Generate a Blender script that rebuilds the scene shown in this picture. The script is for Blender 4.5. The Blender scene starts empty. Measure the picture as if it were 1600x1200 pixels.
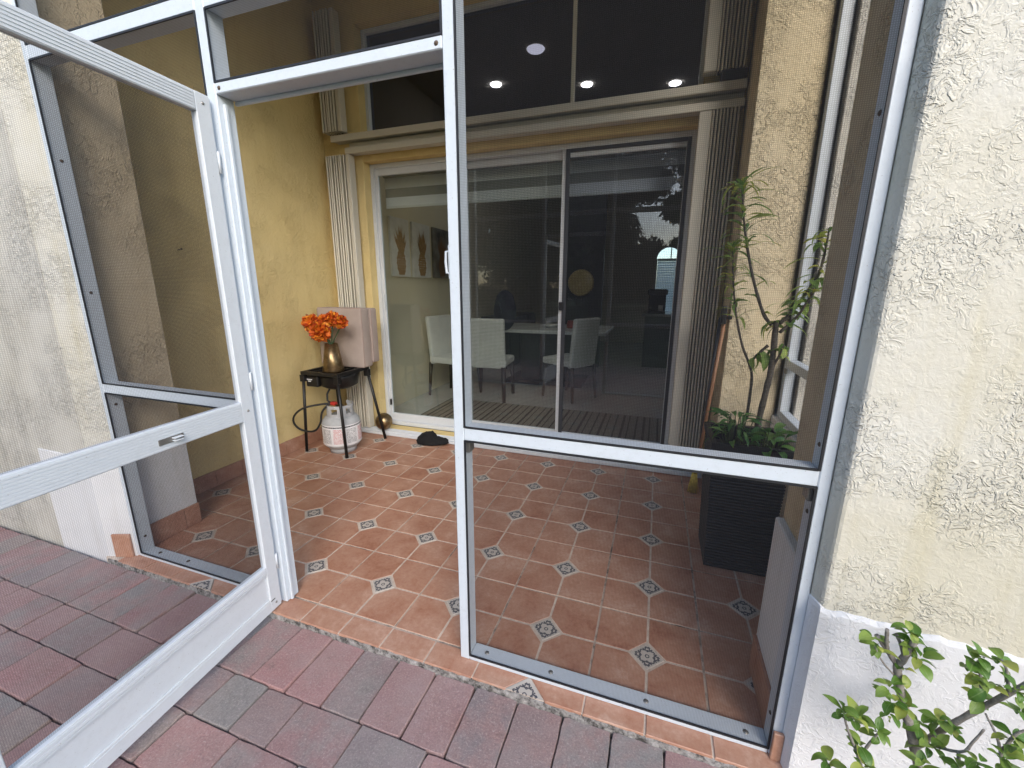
import bpy, bmesh, math, random
from mathutils import Vector, Matrix
random.seed(7)
R = math.radians
SC = bpy.context.scene
COL = SC.collection

# ---------------------------------------------------------------- camera, sky, sun, exposure
cam_data = bpy.data.cameras.new('camera')
cam = bpy.data.objects.new('camera', cam_data)
COL.objects.link(cam)
cam_data.sensor_width = 36.0
cam_data.lens = 36.0 * 648.4 / 1600.0
cam_data.clip_start = 0.02
cam_data.clip_end = 1500
CR = Vector((0.94512, 0.32670, 0.00308)); CD = Vector((0.07728, -0.21439, -0.97369)); CF = Vector((-0.31744, 0.92049, -0.22788)); CC = Vector((1.53463, -1.41484, 1.38213))
m = Matrix((CR, -CD, -CF)).transposed().to_4x4()
m.translation = CC
cam.matrix_world = m
SC.camera = cam

SUN_AZ = R(28)      # measured from -Y (the camera side) towards +X
SUN_EL = R(30)
world = bpy.data.worlds.new('World')
SC.world = world
world.use_nodes = True
wn = world.node_tree.nodes; wl = world.node_tree.links
sky = wn.new('ShaderNodeTexSky'); sky.sky_type = 'NISHITA'
sky.sun_disc = False
sky.sun_elevation = SUN_EL
sun_dir = Vector((math.sin(SUN_AZ) * math.cos(SUN_EL), -math.cos(SUN_AZ) * math.cos(SUN_EL), math.sin(SUN_EL)))
sky.sun_rotation = math.atan2(sun_dir.x, sun_dir.y)
sky.air_density = 1.0; sky.dust_density = 1.5; sky.ozone_density = 1.0
bg = wn['Background']; bg.inputs['Strength'].default_value = 0.15
wl.new(sky.outputs['Color'], bg.inputs['Color'])

sun_data = bpy.data.lights.new('sun', 'SUN')
sun_data.energy = 1.0; sun_data.angle = R(28); sun_data.color = (1.0, 0.97, 0.93)
sun = bpy.data.objects.new('sun', sun_data); COL.objects.link(sun)
sun.rotation_euler = sun_dir.to_track_quat('Z', 'Y').to_euler()
sun.location = (6, -10, 12)

SC.view_settings.view_transform = 'Standard'
SC.view_settings.look = 'None'
SC.view_settings.exposure = 1.6
SC.view_settings.gamma = 1.0
SC.view_settings.use_curve_mapping = False
SC.render.engine = 'CYCLES'
SC.cycles.use_denoising = True
SC.cycles.max_bounces = 9
SC.cycles.diffuse_bounces = 4
SC.cycles.glossy_bounces = 4
SC.cycles.transparent_max_bounces = 32
SC.cycles.sample_clamp_indirect = 6.0

# ---------------------------------------------------------------- materials
MATS = {}
class NT:
    """small node-tree helper"""
    def __init__(self, name):
        self.m = bpy.data.materials.new(name); self.m.use_nodes = True
        self.t = self.m.node_tree; self.n = self.t.nodes; self.l = self.t.links
        self.p = self.n['Principled BSDF']; self.out = self.n['Material Output']
        MATS[name] = self.m
    def new(self, kind, **kw):
        n = self.n.new(kind)
        for k, v in kw.items():
            setattr(n, k, v)
        return n
    def set(self, sock, v):
        if hasattr(v, 'is_output') or isinstance(v, bpy.types.NodeSocket):
            self.l.new(v, sock)
        else:
            sock.default_value = v
    def coord(self, which='Object'):
        return self.new('ShaderNodeTexCoord').outputs[which]
    def rand(self):
        return self.new('ShaderNodeObjectInfo').outputs['Random']
    def math(self, op, a, b=0.0, c=0.0, clamp=False):
        n = self.new('ShaderNodeMath', operation=op); n.use_clamp = clamp
        self.set(n.inputs[0], a); self.set(n.inputs[1], b); self.set(n.inputs[2], c)
        return n.outputs[0]
    def vmath(self, op, a, b=(0, 0, 0)):
        n = self.new('ShaderNodeVectorMath', operation=op)
        self.set(n.inputs[0], a); self.set(n.inputs[1], b)
        return n.outputs[0]
    def noise(self, vec, scale, detail=4, rough=0.55, dist=0.0):
        n = self.new('ShaderNodeTexNoise'); self.set(n.inputs['Vector'], vec)
        self.set(n.inputs['Scale'], scale); n.inputs['Detail'].default_value = detail
        n.inputs['Roughness'].default_value = rough; n.inputs['Distortion'].default_value = dist
        return n.outputs['Fac']
    def voro(self, vec, scale, feature='F1', out='Distance'):
        n = self.new('ShaderNodeTexVoronoi', feature=feature); self.set(n.inputs['Vector'], vec)
        n.inputs['Scale'].default_value = scale
        return n.outputs[out]
    def ramp(self, fac, stops, interp='LINEAR'):
        n = self.new('ShaderNodeValToRGB'); n.color_ramp.interpolation = interp
        el = n.color_ramp.elements
        while len(el) < len(stops): el.new(0.5)
        for e, (p, c) in zip(el, stops):
            e.position = p
            e.color = (c, c, c, 1) if isinstance(c, (int, float)) else (*c, 1)
        self.set(n.inputs['Fac'], fac)
        return n.outputs['Color']
    def mix(self, fac, a, b, blend='MIX'):
        n = self.new('ShaderNodeMix', data_type='RGBA', blend_type=blend)
        self.set(n.inputs[0], fac)
        for s, v in ((n.inputs[6], a), (n.inputs[7], b)):
            self.set(s, (*v, 1) if isinstance(v, tuple) and len(v) == 3 else v)
        return n.outputs[2]
    def bump(self, h, dist, strength=1.0, prev=None):
        n = self.new('ShaderNodeBump'); n.inputs['Distance'].default_value = dist
        n.inputs['Strength'].default_value = strength
        self.set(n.inputs['Height'], h)
        if prev is not None: self.l.new(prev, n.inputs['Normal'])
        return n.outputs['Normal']
    def fin(self, col=None, rough=0.5, metal=0.0, normal=None, spec=None, **kw):
        p = self.p
        if col is not None: self.set(p.inputs['Base Color'], (*col, 1) if isinstance(col, tuple) else col)
        self.set(p.inputs['Roughness'], rough); self.set(p.inputs['Metallic'], metal)
        if normal is not None: self.l.new(normal, p.inputs['Normal'])
        if spec is not None: p.inputs['Specular IOR Level'].default_value = spec
        for k, v in kw.items(): self.set(p.inputs[k.replace('_', ' ')], v)
        return self.m

def plain(name, col, rough=0.5, metal=0.0, var=0.12, scale=9.0, bump=0.0, bscale=200.0, spec=None):
    t = NT(name); c = t.coord()
    off = t.vmath('ADD', c, t.vmath('SCALE', c)) if False else c
    f = t.noise(off, scale, 5)
    k = t.ramp(f, [(0.3, tuple(x * (1 - var) for x in col)), (0.7, tuple(min(1, x * (1 + var)) for x in col))])
    nrm = t.bump(t.noise(c, bscale, 3), bump) if bump else None
    return t.fin(k, rough, metal, nrm, spec)

def stucco(name, base, alt, dirt, ridge=0.004, rscale=16.0, dirt_amt=0.5, stretch=(1, 1, 1), streak=True):
    """knock-down stucco: flattened islands of plaster over a finer sand texture"""
    t = NT(name); c = t.new('ShaderNodeNewGeometry').outputs['Position']
    v = t.vmath('MULTIPLY', c, stretch)
    na = t.noise(v, rscale, 3, 0.6, 0.7)
    isl = t.ramp(na, [(0.50, 0.0), (0.565, 1.0), (0.60, 0.85), (0.66, 0.15)])
    nb = t.ramp(t.noise(v, rscale * 2.3, 3, 0.6, 0.9), [(0.52, 0.0), (0.60, 0.7)])
    isl = t.math('MAXIMUM', isl, nb)
    big = t.ramp(t.noise(c, 4.5, 3), [(0.42, 0.08), (0.60, 1.0)])
    isl = t.math('MULTIPLY', isl, big)
    fine = t.noise(c, 150, 3, 0.6)
    mid = t.noise(v, 42, 3, 0.6, 0.5)
    n1 = t.bump(isl, ridge)
    n2 = t.bump(mid, ridge * 0.7, 1.0, n1)
    n3 = t.bump(fine, ridge * 0.22, 1.0, n2)
    col = t.mix(t.ramp(t.noise(c, 1.7, 5, 0.6), [(0.35, 0.0), (0.68, 1.0)]), base, alt)
    if streak:
        s = t.noise(t.vmath('MULTIPLY', c, (7.0, 7.0, 0.8)), 1.6, 6, 0.65)
        s = t.math('MULTIPLY', t.ramp(s, [(0.5, 0.0), (0.75, 1.0)]), dirt_amt)
        col = t.mix(s, col, dirt)
    spk = t.math('MULTIPLY', t.ramp(t.noise(c, 70, 4, 0.7), [(0.62, 0.0), (0.74, 1.0)]), 0.18)
    col = t.mix(spk, col, dirt)
    return t.fin(col, 0.9, 0, n3, 0.2)

stucco('stucco_cream', (0.555, 0.52, 0.42), (0.61, 0.595, 0.545), (0.46, 0.40, 0.22), 0.0034, 34, 0.4)
stucco('stucco_grey_cream', (0.50, 0.47, 0.40), (0.58, 0.56, 0.51), (0.25, 0.24, 0.21), 0.0036, 34, 0.45)
stucco('stucco_tan', (0.52, 0.42, 0.27), (0.57, 0.48, 0.34), (0.30, 0.23, 0.14), 0.005, 24, 0.2)  # shade of the yellow wall put into the colour as a tan tone
stucco('stucco_yellow', (0.68, 0.53, 0.245), (0.72, 0.575, 0.285), (0.50, 0.36, 0.15), 0.0038, 26, 0.25)
stucco('stucco_sand', (0.63, 0.525, 0.34), (0.67, 0.57, 0.40), (0.45, 0.35, 0.2), 0.0075, 22, 0.2)
stucco('stucco_white_plinth', (0.64, 0.64, 0.655), (0.69, 0.685, 0.68), (0.46, 0.43, 0.38), 0.0011, 30, 0.4)
stucco('room_plaster', (0.66, 0.60, 0.46), (0.70, 0.64, 0.51), (0.6, 0.55, 0.45), 0.0006, 30, 0.0, streak=False)
stucco('ceiling_plaster', (0.60, 0.55, 0.44), (0.62, 0.57, 0.47), (0.5, 0.45, 0.35), 0.001, 30, 0.0, streak=False)

# terracotta floor tile
t = NT('terracotta'); c = t.coord(); rnd = t.rand()
g = t.new('ShaderNodeNewGeometry').outputs['Position']
off = t.vmath('ADD', g, t.vmath('SCALE', g)) if False else g
a = t.noise(g, 7.0, 6, 0.62, 0.4)
b = t.noise(g, 55.0, 5, 0.72)
mot = t.math('ADD', t.math('MULTIPLY', a, 0.68), t.math('MULTIPLY', b, 0.42))
isl_ = t.new('ShaderNodeNewGeometry').outputs['Random Per Island']
mot = t.math('ADD', mot, t.math('MULTIPLY', t.math('SUBTRACT', rnd, 0.5), 0.06))
mot = t.math('ADD', mot, t.math('MULTIPLY', t.math('SUBTRACT', isl_, 0.5), 0.055))
col = t.ramp(mot, [(0.36, (0.28, 0.115, 0.068)), (0.48, (0.37, 0.18, 0.115)), (0.60, (0.42, 0.23, 0.155)), (0.72, (0.50, 0.315, 0.23))])
nrm = t.bump(t.noise(g, 60, 4, 0.6), 0.0007)
t.fin(col, t.ramp(b, [(0.3, 0.33), (0.7, 0.5)]), 0, nrm, 0.4)
t = NT('tile_joint'); g = t.new('ShaderNodeNewGeometry').outputs['Position']
t.fin(t.ramp(t.noise(g, 26, 5, 0.7), [(0.3, (0.42, 0.33, 0.26)), (0.65, (0.60, 0.50, 0.41))]), 0.8)
t = NT('grout'); g = t.new('ShaderNodeNewGeometry').outputs['Position']
t.fin(t.ramp(t.noise(g, 9, 6, 0.7), [(0.36, (0.14, 0.11, 0.09)), (0.52, (0.44, 0.35, 0.28))]), 0.9)
t = NT('mortar'); g = t.new('ShaderNodeNewGeometry').outputs['Position']
t.fin(t.ramp(t.noise(g, 38, 6, 0.75), [(0.38, (0.05, 0.045, 0.04)), (0.52, (0.24, 0.225, 0.21)), (0.7, (0.42, 0.40, 0.38))]), 0.95, 0, t.bump(t.noise(g, 60, 5, 0.7), 0.006))

# printed decor tile: mirrored dark scrolls on a pale ground
t = NT('decor_print'); c = t.coord()
rot = t.new('ShaderNodeVectorRotate', rotation_type='Z_AXIS'); t.set(rot.inputs['Vector'], c); rot.inputs['Angle'].default_value = R(45)
sep = t.new('ShaderNodeSeparateXYZ'); t.l.new(rot.outputs[0], sep.inputs[0])
S = 1 / 0.042
u = t.math('MULTIPLY', t.math('ABSOLUTE', sep.outputs[0]), S); v = t.math('MULTIPLY', t.math('ABSOLUTE', sep.outputs[1]), S)
def ring(cx, cy, r, w):
    d = t.math('SQRT', t.math('ADD', t.math('POWER', t.math('SUBTRACT', u, cx), 2.0), t.math('POWER', t.math('SUBTRACT', v, cy), 2.0)))
    return t.math('LESS_THAN', t.math('ABSOLUTE', t.math('SUBTRACT', d, r)), w)
pat = ring(0.80, 0.80, 0.52, 0.075)
for a_ in (ring(0.82, 0.82, 0.20, 0.085), ring(0.0, 0.0, 0.16, 0.05), ring(0.92, 0.30, 0.26, 0.065), ring(0.30, 0.92, 0.26, 0.065), ring(0.42, 0.42, 0.08, 0.05)):
    pat = t.math('MAXIMUM', pat, a_)
edge = t.math('LESS_THAN', t.math('MAXIMUM', u, v), 0.88)
pat = t.math('MULTIPLY', pat, edge)
wob = t.ramp(t.noise(c, 240, 3), [(0.30, 0.45), (0.5, 1.0)])
t.fin(t.mix(t.math('MULTIPLY', pat, wob), (0.47, 0.42, 0.365), (0.055, 0.056, 0.07)), 0.4)

# concrete pavers
t = NT('paver'); c = t.coord(); rnd = t.rand()
g = t.new('ShaderNodeNewGeometry').outputs['Position']
base = t.ramp(rnd, [(0.0, (0.287, 0.152, 0.146)), (0.2, (0.36, 0.18, 0.17)), (0.34, (0.232, 0.159, 0.152)), (0.48, (0.275, 0.22, 0.195)), (0.60, (0.205, 0.197, 0.188)), (0.74, (0.207, 0.165, 0.165)), (0.87, (0.299, 0.165, 0.159))], 'CONSTANT')
blend = t.ramp(t.noise(g, 8.5, 4, 0.6), [(0.42, 0.0), (0.66, 0.85)])
alt = t.ramp(t.math('FRACT', t.math('MULTIPLY', rnd, 7.3)), [(0.0, (0.215, 0.195, 0.18)), (0.5, (0.30, 0.165, 0.15))], 'CONSTANT')
col = t.mix(blend, base, alt)
grain = t.noise(g, 150, 4, 0.9)
col = t.mix(t.ramp(grain, [(0.36, 0.5), (0.49, 0.0)]), col, (0.08, 0.055, 0.052))
col = t.mix(t.ramp(grain, [(0.55, 0.0), (0.68, 0.7)]), col, (0.54, 0.46, 0.43))
col = t.mix(t.ramp(t.noise(g, 3.0, 6, 0.7), [(0.38, 0.12), (0.72, 0.5)]), col, (0.40, 0.335, 0.31))
col = t.mix(t.ramp(t.noise(g, 17, 5, 0.7), [(0.64, 0.0), (0.78, 0.35)]), col, (0.11, 0.09, 0.08))
t.fin(col, 0.88, 0, t.bump(grain, 0.0022, 1.0, t.bump(t.noise(g, 30, 4), 0.003)), 0.25)
t = NT('sand_joint'); g = t.new('ShaderNodeNewGeometry').outputs['Position']
t.fin(t.ramp(t.noise(g, 90, 4), [(0.35, (0.03, 0.026, 0.022)), (0.65, (0.20, 0.175, 0.15))]), 1.0)
t = NT('soil'); g = t.new('ShaderNodeNewGeometry').outputs['Position']
t.fin(t.ramp(t.noise(g, 60, 6, 0.7), [(0.3, (0.015, 0.011, 0.008)), (0.7, (0.07, 0.05, 0.035))]), 1.0, 0, t.bump(t.noise(g, 40, 5), 0.01))
t = NT('lawn'); g = t.new('ShaderNodeNewGeometry').outputs['Position']
t.fin(t.mix(t.noise(g, 0.5, 4), t.ramp(t.noise(g, 40, 5, 0.7), [(0.3, (0.02, 0.045, 0.01)), (0.7, (0.07, 0.12, 0.03))]), (0.05, 0.09, 0.025)), 0.95, 0, t.bump(t.noise(g, 60, 4), 0.03))

# painted aluminium
def alu(name, col, rough=0.38, spk=0.26):
    t = NT(name); c = t.new('ShaderNodeNewGeometry').outputs['Position']
    d = t.ramp(t.noise(c, 45, 6, 0.75), [(0.50, 0.0), (0.74, 1.0)])
    sp = t.ramp(t.noise(c, 190, 2, 0.5), [(0.70, 0.0), (0.76, 1.0)])
    k = t.mix(t.math('MULTIPLY', d, spk), col, tuple(x * 0.72 * y for x, y in zip(col, (1.0, 0.97, 0.92))))
    k = t.mix(t.math('MULTIPLY', sp, 0.5), k, (0.16, 0.13, 0.10))
    return t.fin(k, t.ramp(t.noise(c, 14, 4), [(0.3, rough - 0.06), (0.7, rough + 0.12)]), 0, t.bump(t.noise(c, 120, 2), 0.0003), 0.4)
alu('white_aluminium', (0.55, 0.60, 0.65))
alu('door_aluminium', (0.61, 0.64, 0.67), 0.4)
alu('shutter_beige', (0.60, 0.565, 0.47), 0.45)
alu('track_cream', (0.58, 0.55, 0.47), 0.45)
plain('black_gasket', (0.012, 0.013, 0.016), 0.6)
plain('bronze_frame', (0.035, 0.038, 0.045), 0.45)
plain('screw_steel', (0.30, 0.29, 0.27), 0.45, 0.8)
plain('rusty_screw', (0.10, 0.07, 0.05), 0.7, 0.3)
plain('black_plastic', (0.012, 0.012, 0.013), 0.4)
plain('black_rubber', (0.012, 0.012, 0.012), 0.6)
plain('black_metal', (0.014, 0.013, 0.013), 0.42, 0.2, 0.3, 30, 0.0004, 140)

# woven insect screen: charcoal threads, clear holes; closes up at grazing angles as a weave does
def screen(name, open_frac):
    t = NT(name); c = t.new('ShaderNodeNewGeometry').outputs['Position']
    tr = t.new('ShaderNodeBsdfTransparent'); df = t.new('ShaderNodeBsdfDiffuse')
    df.inputs['Color'].default_value = (0.028, 0.029, 0.034, 1)
    lw = t.new('ShaderNodeLayerWeight'); lw.inputs['Blend'].default_value = 0.5
    cov = t.math('ADD', 1.0 - open_frac, t.math('MULTIPLY', t.math('POWER', lw.outputs['Facing'], 2.0), 0.25))
    cov = t.math('ADD', cov, t.math('MULTIPLY', t.math('SUBTRACT', t.noise(c, 5.0, 3), 0.5), 0.06))
    sp = t.new('ShaderNodeSeparateXYZ'); t.l.new(t.coord(), sp.inputs[0])
    run = t.math('ADD', sp.outputs[0], sp.outputs[1])
    wx = t.math('POWER', t.math('ABSOLUTE', t.math('SINE', t.math('MULTIPLY', run, math.pi / 0.0042))), 3.0)
    wz = t.math('POWER', t.math('ABSOLUTE', t.math('SINE', t.math('MULTIPLY', sp.outputs[2], math.pi / 0.0042))), 3.0)
    thread = t.math('SUBTRACT', t.math('MAXIMUM', wx, wz), 0.62)
    cov = t.math('ADD', cov, t.math('MULTIPLY', thread, 0.38))
    dust = t.ramp(t.noise(c, 85, 2, 0.5), [(0.775, 0.0), (0.80, 1.0)])
    cov = t.math('ADD', cov, t.math('MULTIPLY', dust, 0.15), clamp=True)
    mx = t.new('ShaderNodeMixShader'); t.l.new(cov, mx.inputs[0]); t.l.new(tr.outputs[0], mx.inputs[1]); t.l.new(df.outputs[0], mx.inputs[2])
    t.l.new(mx.outputs[0], t.out.inputs['Surface'])
    return t.m
screen('insect_screen', 0.77)

# window glass: clear sheet with Fresnel reflection
def glass(name, tint, refl=1.0, f0=0.055):
    t = NT(name); c = t.new('ShaderNodeNewGeometry').outputs['Position']
    tr = t.new('ShaderNodeBsdfTransparent'); tr.inputs['Color'].default_value = (*tint, 1)
    gl = t.new('ShaderNodeBsdfGlossy'); gl.inputs['Roughness'].default_value = 0.0
    gl.inputs['Color'].default_value = (0.95, 0.97, 1.0, 1)
    lw = t.new('ShaderNodeLayerWeight'); lw.inputs['Blend'].default_value = 0.5
    f = t.math('ADD', f0, t.math('MULTIPLY', t.math('POWER', lw.outputs['Facing'], 5.0), 0.95))
    f = t.math('MULTIPLY', f, t.ramp(t.noise(t.vmath('MULTIPLY', c, (3.0, 3.0, 1.0)), 3.0, 5, 0.65), [(0.3, 0.75 * refl), (0.7, 1.1 * refl)]), clamp=True)
    nb = t.bump(t.noise(c, 1.3, 2), 0.0012); t.l.new(nb, gl.inputs['Normal'])
    mx = t.new('ShaderNodeMixShader'); t.l.new(f, mx.inputs[0]); t.l.new(tr.outputs[0], mx.inputs[1]); t.l.new(gl.outputs[0], mx.inputs[2])
    t.l.new(mx.outputs[0], t.out.inputs['Surface'])
    return t.m
glass('clear_glass', (0.86, 0.89, 0.88))
glass('grey_glass', (0.78, 0.81, 0.84))
glass('dark_glass', (0.38, 0.39, 0.43), 1.0, 0.035)

# burner, tank, flowers, soft goods
plain('tank_grey', (0.42, 0.43, 0.44), 0.5, 0, 0.15, 14, 0.0004, 90)
t = NT('tank_label'); c = t.coord(); sep = t.new('ShaderNodeSeparateXYZ'); t.l.new(c, sep.inputs[0])
ang = t.math('ARCTAN2', sep.outputs[1], sep.outputs[0]); z = sep.outputs[2]
cmb = t.new('ShaderNodeCombineXYZ'); t.l.new(t.math('MULTIPLY', ang, 26.0), cmb.inputs[0]); t.l.new(t.math('MULTIPLY', t.math('FLOOR', t.math('MULTIPLY', z, 110.0)), 3.7), cmb.inputs[1])
word = t.math('GREATER_THAN', t.noise(cmb.outputs[0], 1.6, 3, 0.6), 0.46)
line = t.math('GREATER_THAN', t.math('FRACT', t.math('MULTIPLY', z, 110.0)), 0.5)
col_id = t.math('FRACT', t.math('MULTIPLY', ang, 1.45))
inside = t.math('MULTIPLY', t.math('GREATER_THAN', col_id, 0.10), t.math('LESS_THAN', col_id, 0.92))
body = t.math('MULTIPLY', t.math('LESS_THAN', z, 0.232), t.math('GREATER_THAN', z, 0.105))
head = t.math('MULTIPLY', t.math('GREATER_THAN', z, 0.240), t.math('LESS_THAN', z, 0.252))
word2 = t.math('GREATER_THAN', t.noise(t.vmath('MULTIPLY', cmb.outputs[0], (0.8, 0, 0)), 3.0, 2), 0.44)
txt = t.math('MULTIPLY', t.math('MULTIPLY', word, line), t.math('MULTIPLY', inside, body))
isred = t.math('LESS_THAN', t.math('FRACT', t.math('MULTIPLY', t.math('FLOOR', t.math('MULTIPLY', ang, 1.45)), 0.37)), 0.5)
k = t.mix(txt, (0.74, 0.73, 0.73), t.mix(isred, (0.12, 0.12, 0.13), (0.55, 0.12, 0.12)))
k = t.mix(t.math('MULTIPLY', head, word2), k, (0.06, 0.06, 0.07))
t.fin(k, 0.45)
t = NT('brass_worn'); c = t.coord()
f = t.noise(c, 22, 6, 0.7)
t.fin(t.ramp(f, [(0.3, (0.13, 0.085, 0.04)), (0.55, (0.27, 0.19, 0.10)), (0.75, (0.36, 0.28, 0.17))]), t.ramp(f, [(0.3, 0.42), (0.7, 0.26)]), 0.9)
t = NT('flower_orange'); gn = t.new('ShaderNodeNewGeometry'); g = gn.outputs['Position']; pet = gn.outputs['Random Per Island']
t.fin(t.ramp(t.math('ADD', t.math('MULTIPLY', pet, 0.8), t.math('MULTIPLY', t.noise(g, 110, 2), 0.25)), [(0.1, (0.28, 0.018, 0.005)), (0.45, (0.58, 0.09, 0.008)), (0.75, (0.74, 0.20, 0.015)), (1.0, (0.82, 0.36, 0.03))]), 0.6)
plain('flower_stem', (0.035, 0.07, 0.025), 0.6)
t = NT('beige_fabric'); c = t.new('ShaderNodeNewGeometry').outputs['Position']
wv = t.math('MULTIPLY', t.math('SINE', t.math('MULTIPLY', t.new('ShaderNodeSeparateXYZ').outputs[0], 1.0)), 0.0)
t.fin(t.ramp(t.noise(c, 6, 5), [(0.3, (0.36, 0.295, 0.26)), (0.7, (0.42, 0.35, 0.31))]), 0.92, 0, t.bump(t.noise(c, 420, 2), 0.0006, 1.0, t.bump(t.noise(c, 8, 3), 0.006)), 0.1)
plain('beige_piping', (0.33, 0.25, 0.22), 0.9)
plain('plush_black', (0.006, 0.006, 0.007), 0.95, 0, 0.3, 60, 0.004, 130)
plain('red_plastic', (0.40, 0.03, 0.02), 0.4)
plain('label_white', (0.7, 0.7, 0.7), 0.5)
plain('broom_straw', (0.80, 0.62, 0.12), 0.7, 0, 0.25, 60)
t = NT('wood_handle'); c = t.coord()
t.fin(t.ramp(t.noise(t.vmath('MULTIPLY', c, (60, 60, 3)), 1.0, 5), [(0.3, (0.20, 0.09, 0.045)), (0.7, (0.36, 0.19, 0.10))]), 0.5)
plain('planter_black', (0.012, 0.012, 0.014), 0.5, 0, 0.25, 20, 0.0005, 90)
t = NT('bark'); g = t.new('ShaderNodeNewGeometry').outputs['Position']
t.fin(t.ramp(t.noise(g, 70, 6, 0.7), [(0.3, (0.055, 0.043, 0.032)), (0.7, (0.17, 0.145, 0.115))]), 0.9, 0, t.bump(t.noise(g, 120, 5), 0.002))
t = NT('grey_bark'); g = t.new('ShaderNodeNewGeometry').outputs['Position']
t.fin(t.ramp(t.noise(g, 90, 6, 0.7), [(0.3, (0.12, 0.105, 0.09)), (0.7, (0.31, 0.285, 0.255))]), 0.9, 0, t.bump(t.noise(g, 160, 5), 0.0015))
plain('green_twig', (0.075, 0.095, 0.03), 0.7)
def leafmat(name, stops, trans=0.25):
    t = NT(name); rnd = t.rand(); g = t.new('ShaderNodeNewGeometry').outputs['Position']
    c = t.coord(); sep = t.new('ShaderNodeSeparateXYZ'); t.l.new(c, sep.inputs[0])
    col = t.ramp(t.math('ADD', t.math('MULTIPLY', rnd, 0.8), t.math('MULTIPLY', t.noise(g, 60, 3), 0.25)), stops)
    vein = t.math('LESS_THAN', t.math('ABSOLUTE', sep.outputs[0]), 0.0012)
    col = t.mix(t.math('MULTIPLY', vein, 0.35), col, (0.25, 0.32, 0.12))
    tb = t.new('ShaderNodeBsdfTranslucent'); t.l.new(col, tb.inputs['Color'])
    t.fin(col, 0.42, 0, t.bump(t.noise(c, 90, 3), 0.0015), 0.45)
    mx = t.new('ShaderNodeMixShader'); mx.inputs[0].default_value = trans
    t.l.new(t.p.outputs[0], mx.inputs[1]); t.l.new(tb.outputs[0], mx.inputs[2]); t.l.new(mx.outputs[0], t.out.inputs['Surface'])
leafmat('leaf_shrub', [(0.0, (0.055, 0.14, 0.018)), (0.4, (0.11, 0.21, 0.03)), (0.75, (0.22, 0.31, 0.06)), (1.0, (0.40, 0.40, 0.08))])
leafmat('leaf_potted', [(0.0, (0.14, 0.26, 0.07)), (0.45, (0.30, 0.44, 0.11)), (0.8, (0.54, 0.60, 0.12)), (1.0, (0.62, 0.50, 0.08))], 0.35)
leafmat('leaf_ground', [(0.0, (0.05, 0.15, 0.03)), (0.6, (0.10, 0.24, 0.05)), (1.0, (0.22, 0.36, 0.08))])
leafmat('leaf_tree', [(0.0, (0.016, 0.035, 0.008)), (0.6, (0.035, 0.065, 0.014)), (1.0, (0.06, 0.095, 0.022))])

# inside the house
t = NT('room_tile'); g = t.new('ShaderNodeNewGeometry').outputs['Position']
t.fin(t.ramp(t.noise(g, 3, 5, 0.6, 0.6), [(0.3, (0.50, 0.49, 0.47)), (0.7, (0.60, 0.585, 0.56))]), 0.10, 0, None, 0.6)
plain('white_leather', (0.72, 0.71, 0.68), 0.45, 0, 0.05)
plain('dark_wood', (0.02, 0.015, 0.012), 0.4)
plain('white_lacquer', (0.75, 0.75, 0.74), 0.25, 0, 0.04)
plain('charcoal_cabinet', (0.03, 0.03, 0.034), 0.4)
plain('grey_stone', (0.34, 0.34, 0.35), 0.2)
plain('white_blind', (0.84, 0.84, 0.86), 0.7, 0, 0.03)
plain('sheer_blind', (0.32, 0.31, 0.29), 0.8, 0, 0.03)
plain('navy_cloth', (0.012, 0.014, 0.03), 0.8)
plain('gold_metal', (0.62, 0.47, 0.17), 0.4, 0.1)
plain('rug_dark', (0.05, 0.045, 0.04), 0.95); plain('rug_light', (0.26, 0.235, 0.19), 0.95)
plain('canvas_pale', (0.66, 0.66, 0.66), 0.8); plain('canvas_dark', (0.16, 0.16, 0.165), 0.8, 0, 0.7, 6)
plain('copper_print', (0.27, 0.13, 0.05), 0.45, 0.0, 0.35, 70, 0.002, 120)
plain('copper_dark', (0.17, 0.08, 0.035), 0.5, 0.2, 0.35, 60)
plain('fruit_red', (0.35, 0.03, 0.02), 0.4)
t = NT('lamp_glow'); em = t.new('ShaderNodeEmission'); em.inputs['Color'].default_value = (1, 0.97, 0.92, 1); em.inputs['Strength'].default_value = 22.0
t.l.new(em.outputs[0], t.out.inputs['Surface'])
t = NT('lamp_dim'); em = t.new('ShaderNodeEmission'); em.inputs['Color'].default_value = (1, 0.96, 1.0, 1); em.inputs['Strength'].default_value = 1.1  # added glow for the unlit ceiling disc, in place of a reflection
t.l.new(em.outputs[0], t.out.inputs['Surface'])
t = NT('blind_translucent'); tb = t.new('ShaderNodeBsdfTranslucent'); tb.inputs['Color'].default_value = (0.95, 0.95, 0.97, 1)
mx = t.new('ShaderNodeMixShader'); mx.inputs[0].default_value = 0.85
t.fin((0.78, 0.78, 0.8), 0.6); t.l.new(t.p.outputs[0], mx.inputs[1]); t.l.new(tb.outputs[0], mx.inputs[2]); t.l.new(mx.outputs[0], t.out.inputs['Surface'])
# far side of the garden (seen only as reflections)
plain('far_wall', (0.62, 0.55, 0.43), 0.9); plain('far_roof', (0.28, 0.11, 0.06), 0.9)

# ---------------------------------------------------------------- geometry helpers
WL = {}          # world location of unrotated things (for building in world coordinates)

def link(name, me, mat=None, parent=None, loc=(0, 0, 0), rot=None, kind=None):
    o = bpy.data.objects.new(name, me); COL.objects.link(o)
    if mat is not None and me is not None and len(me.materials) == 0:
        for mm in (mat if isinstance(mat, (list, tuple)) else [mat]):
            me.materials.append(MATS[mm])
    o.location = loc
    if rot is not None: o.rotation_euler = rot
    if parent is not None: o.parent = parent
    if kind: o['kind'] = kind
    return o

def tag(o, label, cat, group=None):
    o['label'] = label; o['category'] = cat
    if group: o['group'] = group
    return o

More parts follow.
